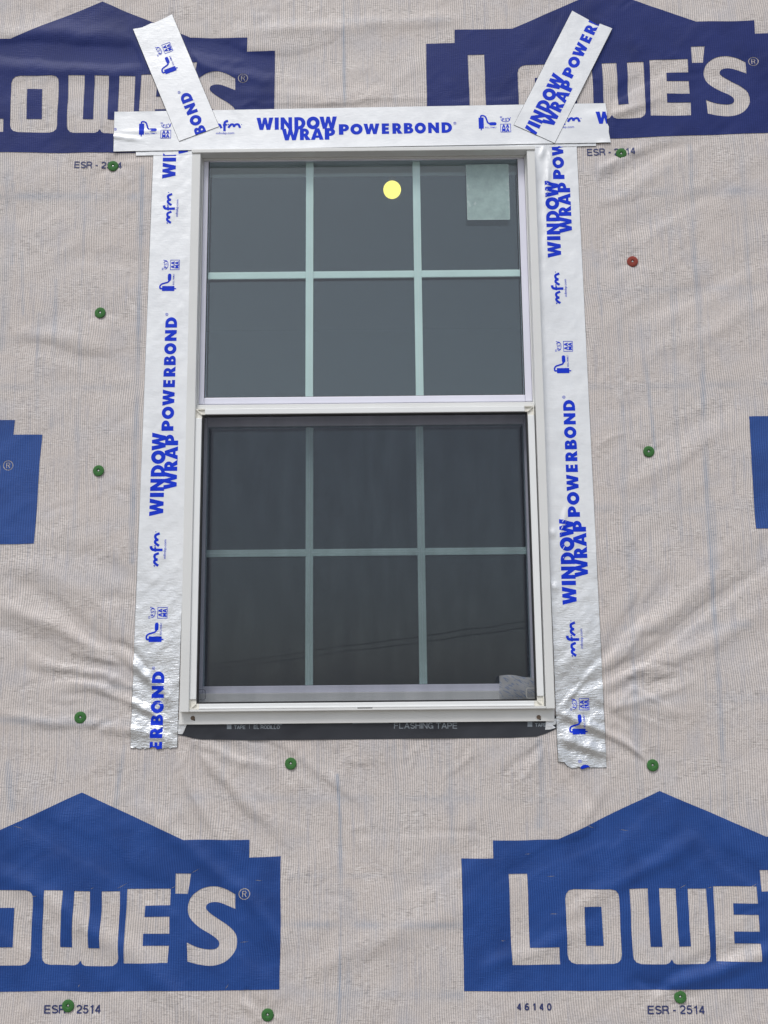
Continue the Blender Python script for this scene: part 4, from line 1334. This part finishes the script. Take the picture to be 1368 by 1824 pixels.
sill_text('THE', 418, 433, 1290.0, 6.2); sill_text('TAPE', 418, 437.5, 1298.4, 6.2)
sill_text('APLICAR USE', 453, 503, 1291, 6.2); sill_text('EL RODILLO', 453, 498.5, 1298.2, 6.2)
sill_text('FLASHING TAPE', 702.5, 814, 1297.8, 10.8, .15); sill_text('TAPE', 953, 972, 1294.3, 6.2)
for q in (((405, 1284), (413, 1284), (413, 1298.5), (405, 1298.5)), ((939, 1282), (947.5, 1282), (947.5, 1294.5), (939, 1294.5)), ((444.5, 1288), (445.4, 1288), (445.4, 1298), (444.5, 1298)), ((628, 1284), (692, 1283), (692, 1288.2), (628, 1289.2))):
    sheet('printed_block', [[np.array([P(*p) for p in q])]], [], [], .006, ymt, 'grey_print', membrane)
# scraps of foil folded under the fin
ysc = lambda X, Z: ymb(X, Z) - .0012 - .0016 * np.abs(fbm(X * 90, Z * 90, 2))
for q, lab in ((((319, 1282), (336, 1282), (334.5, 1288.5), (329, 1302), (326, 1307.5), (318, 1307.5)), 'small white foil scrap under the left end of the sill'),
               (((972, 1280), (990, 1280), (989, 1290), (984, 1292), (989, 1296), (979, 1299.3), (970.5, 1299.8)), 'small crumpled foil scrap under the right end of the sill')):
    o = sheet('foil_scrap', [[np.array([P(*p) for p in q])]], [], [], .004, ysc, 'foil', None, skirt=.0012, attr=('crease', lambda x, z: np.full(len(x), .5)))
    tag(o, lab, 'foil scrap')

# ------------------------------------------------------------------ cap nails
def lathe(profile, n=28):
    vs = []; fs = []
    for r, y in profile:
        for i in range(n):
            a = 2 * math.pi * i / n
            vs.append((r * math.cos(a), y, r * math.sin(a)))
    for j in range(len(profile) - 1):
        for i in range(n):
            fs.append((j * n + i, (j + 1) * n + i, (j + 1) * n + (i + 1) % n, j * n + (i + 1) % n))
    fs.append(tuple(range((len(profile) - 1) * n, len(profile) * n)))
    return vs, fs


CAPLAB = ['green cap nail over the printed number at the upper left', 'green cap nail over the printed number at the upper right', 'red cap nail, the only red one, right of the window',
          'green cap nail on the left field level with the upper sash', 'green cap nail on the left field level with the lower sash', 'green cap nail right of the window, below the red one',
          'green cap nail beside the lower end of the left tape strip', 'green cap nail close below the black sill membrane', 'green cap nail below right, beside the end of the right tape strip',
          'green cap nail over the printed number at the lower left', 'green cap nail at the bottom edge, right of the lower left logo', 'green cap nail on the base of the lower right logo']
cap_me = {}
pv, pf = lathe([(.0143, .0014), (.0145, .0006), (.0143, -.0002), (.0134, -.0008), (.0100, -.0012), (.0068, -.0015), (.0048, -.0014), (.0036, -.0002), (.0032, .0010)])
hv, hf = lathe([(.0024, .0012), (.0024, .0004), (.0018, .0), (.0008, -.0002)], 16)
for kind in ('green', 'red'):
    m_ = bpy.data.meshes.new('cap'); m_.from_pydata(pv, [], pf); m_.polygons.foreach_set('use_smooth', [True] * len(m_.polygons)); m_.materials.append(MAT[kind]); m_.update()
    bm = bmesh.new(); bm.from_mesh(m_); bmesh.ops.recalc_face_normals(bm, faces=bm.faces); bm.to_mesh(m_); bm.free()
    cap_me[kind] = m_
head_me = bpy.data.meshes.new('nail_head'); head_me.from_pydata(hv, [], hf); head_me.materials.append(MAT['nail']); head_me.update()
bm = bmesh.new(); bm.from_mesh(head_me); bmesh.ops.recalc_face_normals(bm, faces=bm.faces); bm.to_mesh(head_me); bm.free()
for i, (c, lab) in enumerate(zip(CAPS_W, CAPLAB)):
    t = thing('cap_nail', lab, 'cap nail', group='cap nails holding the wrap')
    t.location = (c[0], -float(relief(np.array([c[0]]), np.array([c[1]]))[0]) - .0038, c[1])
    t.rotation_euler = (random.uniform(-.09, .09), random.uniform(0, 6), random.uniform(-.09, .09))
    link('cap', cap_me['red' if i == 2 else 'green'], None, t)
    link('nail_head', head_me, None, t)

# ------------------------------------------------------------------ things on and behind the glass
q = [P(*p, YG) for p in ((831, 293.5), (906.5, 293), (907.5, 391), (831.5, 392))]
qc = np.mean(q, 0)
o = sheet('sticker', [[rounded(qc[0], qc[1], q[1][0] - q[0][0], q[0][1] - q[3][1], .003)]], [], [], .03, lambda X, Z: np.full(len(X), YG - .0005), 'sticker', None, smooth=False)
tag(o, 'pale frosted rectangular sticker on the upper right pane', 'sticker')
MAT['flake'], _, _ = veil_material('dried_glue', (0.66, 0.80, 0.80), 0.5, 0.6)
rf = random.Random(3)
w2, h2 = (q[1][0] - q[0][0]) / 2, (q[0][1] - q[3][1]) / 2
for fx, fz, fr in ((-.93, -.35, .006), (-.88, -.48, .008), (-.94, .22, .005), (-.90, .10, .004), (.93, .28, .005), (.90, .05, .004), (.94, -.30, .005), (-.62, -.42, .007), (.35, .62, .002), (-.28, -.02, .002), (-.85, .90, .003), (.55, .93, .003), (.1, -.96, .003), (-.9, -.72, .003), (.96, -.55, .003)):
    cx_, cz_ = qc[0] + fx * w2, qc[1] + fz * h2
    ring_ = np.array([(np.clip(cx_ + fr * rf.uniform(.35, 1) * .7 * math.cos(a), qc[0] - w2 + .0006, qc[0] + w2 - .0006), np.clip(cz_ + fr * rf.uniform(.4, 1.1) * math.sin(a), qc[1] - h2 + .0006, qc[1] + h2 - .0006)) for a in np.linspace(0, 2 * np.pi, 11, endpoint=False)])
    sheet('glue_flake', [[ring_]], [], [], .03, lambda X, Z: np.full(len(X), YG - .0009), 'flake', o, smooth=False)
rim = [rounded(qc[0], qc[1], 2 * w2, 2 * h2, .003), rounded(qc[0], qc[1], 2 * w2 - .0022, 2 * h2 - .0022, .0024)]
sheet('sticker_rim', [rim], [], [], .03, lambda X, Z: np.full(len(X), YG - .0007), 'flake', o, smooth=False)

bx0 = P(890.5, 1225, -.002)[0]; bx1 = P(951.5, 1225, -.002)[0]; bz0 = zf(1247, -.002); bz1 = zf(1206, -.002)
nu, nv = 19, 13
vs = []; fs = []
for side in (0, 1):
    for j in range(nv):
        for i in range(nu):
            u = i / (nu - 1); v = j / (nv - 1)
            puff = .0075 * (math.sin(math.pi * u) * math.sin(math.pi * v)) ** .6 + .0012 * math.sin(9 * u + 5 * v)
            top = bz1 - .010 * max(0, u - .45) ** 1.4 + .002 * math.sin(6 * u)
            vs.append((bx0 + (bx1 - bx0) * u + .003 * (1 - v) * (u - .5), .002 + (puff if side else -puff) * (1 if side else 1) + (.0004 if side else -.0004), bz0 + (top - bz0) * v))
for side in (0, 1):
    for j in range(nv - 1):
        for i in range(nu - 1):
            k = side * nu * nv + j * nu + i
            f_ = (k, k + 1, k + nu + 1, k + nu)
            fs.append(f_ if side == 0 else f_[::-1])
bag = pydata('hardware_bag', vs, fs, 'bag', None, True)
tag(bag, 'small clear plastic bag with blue print behind the screen corner', 'bag')

# light bulb in the room
YB = 1.30
c = P(698.5, 338, YB); rb = 15.8 / FPX * (CAM_D + YB) / math.cos(math.radians(20))
bulb = thing('light_bulb', 'glowing yellow round bulb seen through the upper middle pane', 'light bulb')
bm = bmesh.new(); bmesh.ops.create_uvsphere(bm, u_segments=32, v_segments=20, radius=rb)
for v in bm.verts:
    v.co += Vector((c[0], YB, c[1]))
me_ = bpy.data.meshes.new('glass_globe'); bm.to_mesh(me_); bm.free(); me_.polygons.foreach_set('use_smooth', [True] * len(me_.polygons))
link('glass_globe', me_, 'bulb', bulb)
vs, fs = lathe([(.013, 0), (.013, .03), (.019, .032), (.019, .06), (.006, .064), (.003, .07), (.003, 3.95 - c[1] - rb + .006)], 16)
pydata('lamp_holder', [(c[0] + x, YB + z, c[1] + rb - .006 + y) for x, y, z in vs], fs, 'room', bulb, True)

# overhead cables across the road, mirrored in the lower panes
for (p0, p1, lab) in (((-59.7, -217, 5.40), (34.0, -28, 7.35), 'upper of two thin dark cables mirrored in the lower panes'), ((-59.7, -217, 4.50), (34.0, -28, 7.05), 'lower of two thin dark cables mirrored in the lower panes')):
    p0 = Vector(p0); p1 = Vector(p1); vs = []; fs = []; n = 24
    for i in range(n + 1):
        t_ = i / n; p = p0.lerp(p1, t_); p.z -= .3 * t_ * (1 - t_)
        for k in range(6):
            a = k * math.pi / 3; vs.append((p.x, p.y + .030 * math.cos(a), p.z + .030 * math.sin(a)))
        if i:
            for k in range(6):
                fs.append(((i - 1) * 6 + k, (i - 1) * 6 + (k + 1) % 6, i * 6 + (k + 1) % 6, i * 6 + k))
    o = pydata('overhead_cable', vs, fs, 'cable', None, True)
    tag(o, lab, 'cable', 'overhead cables')
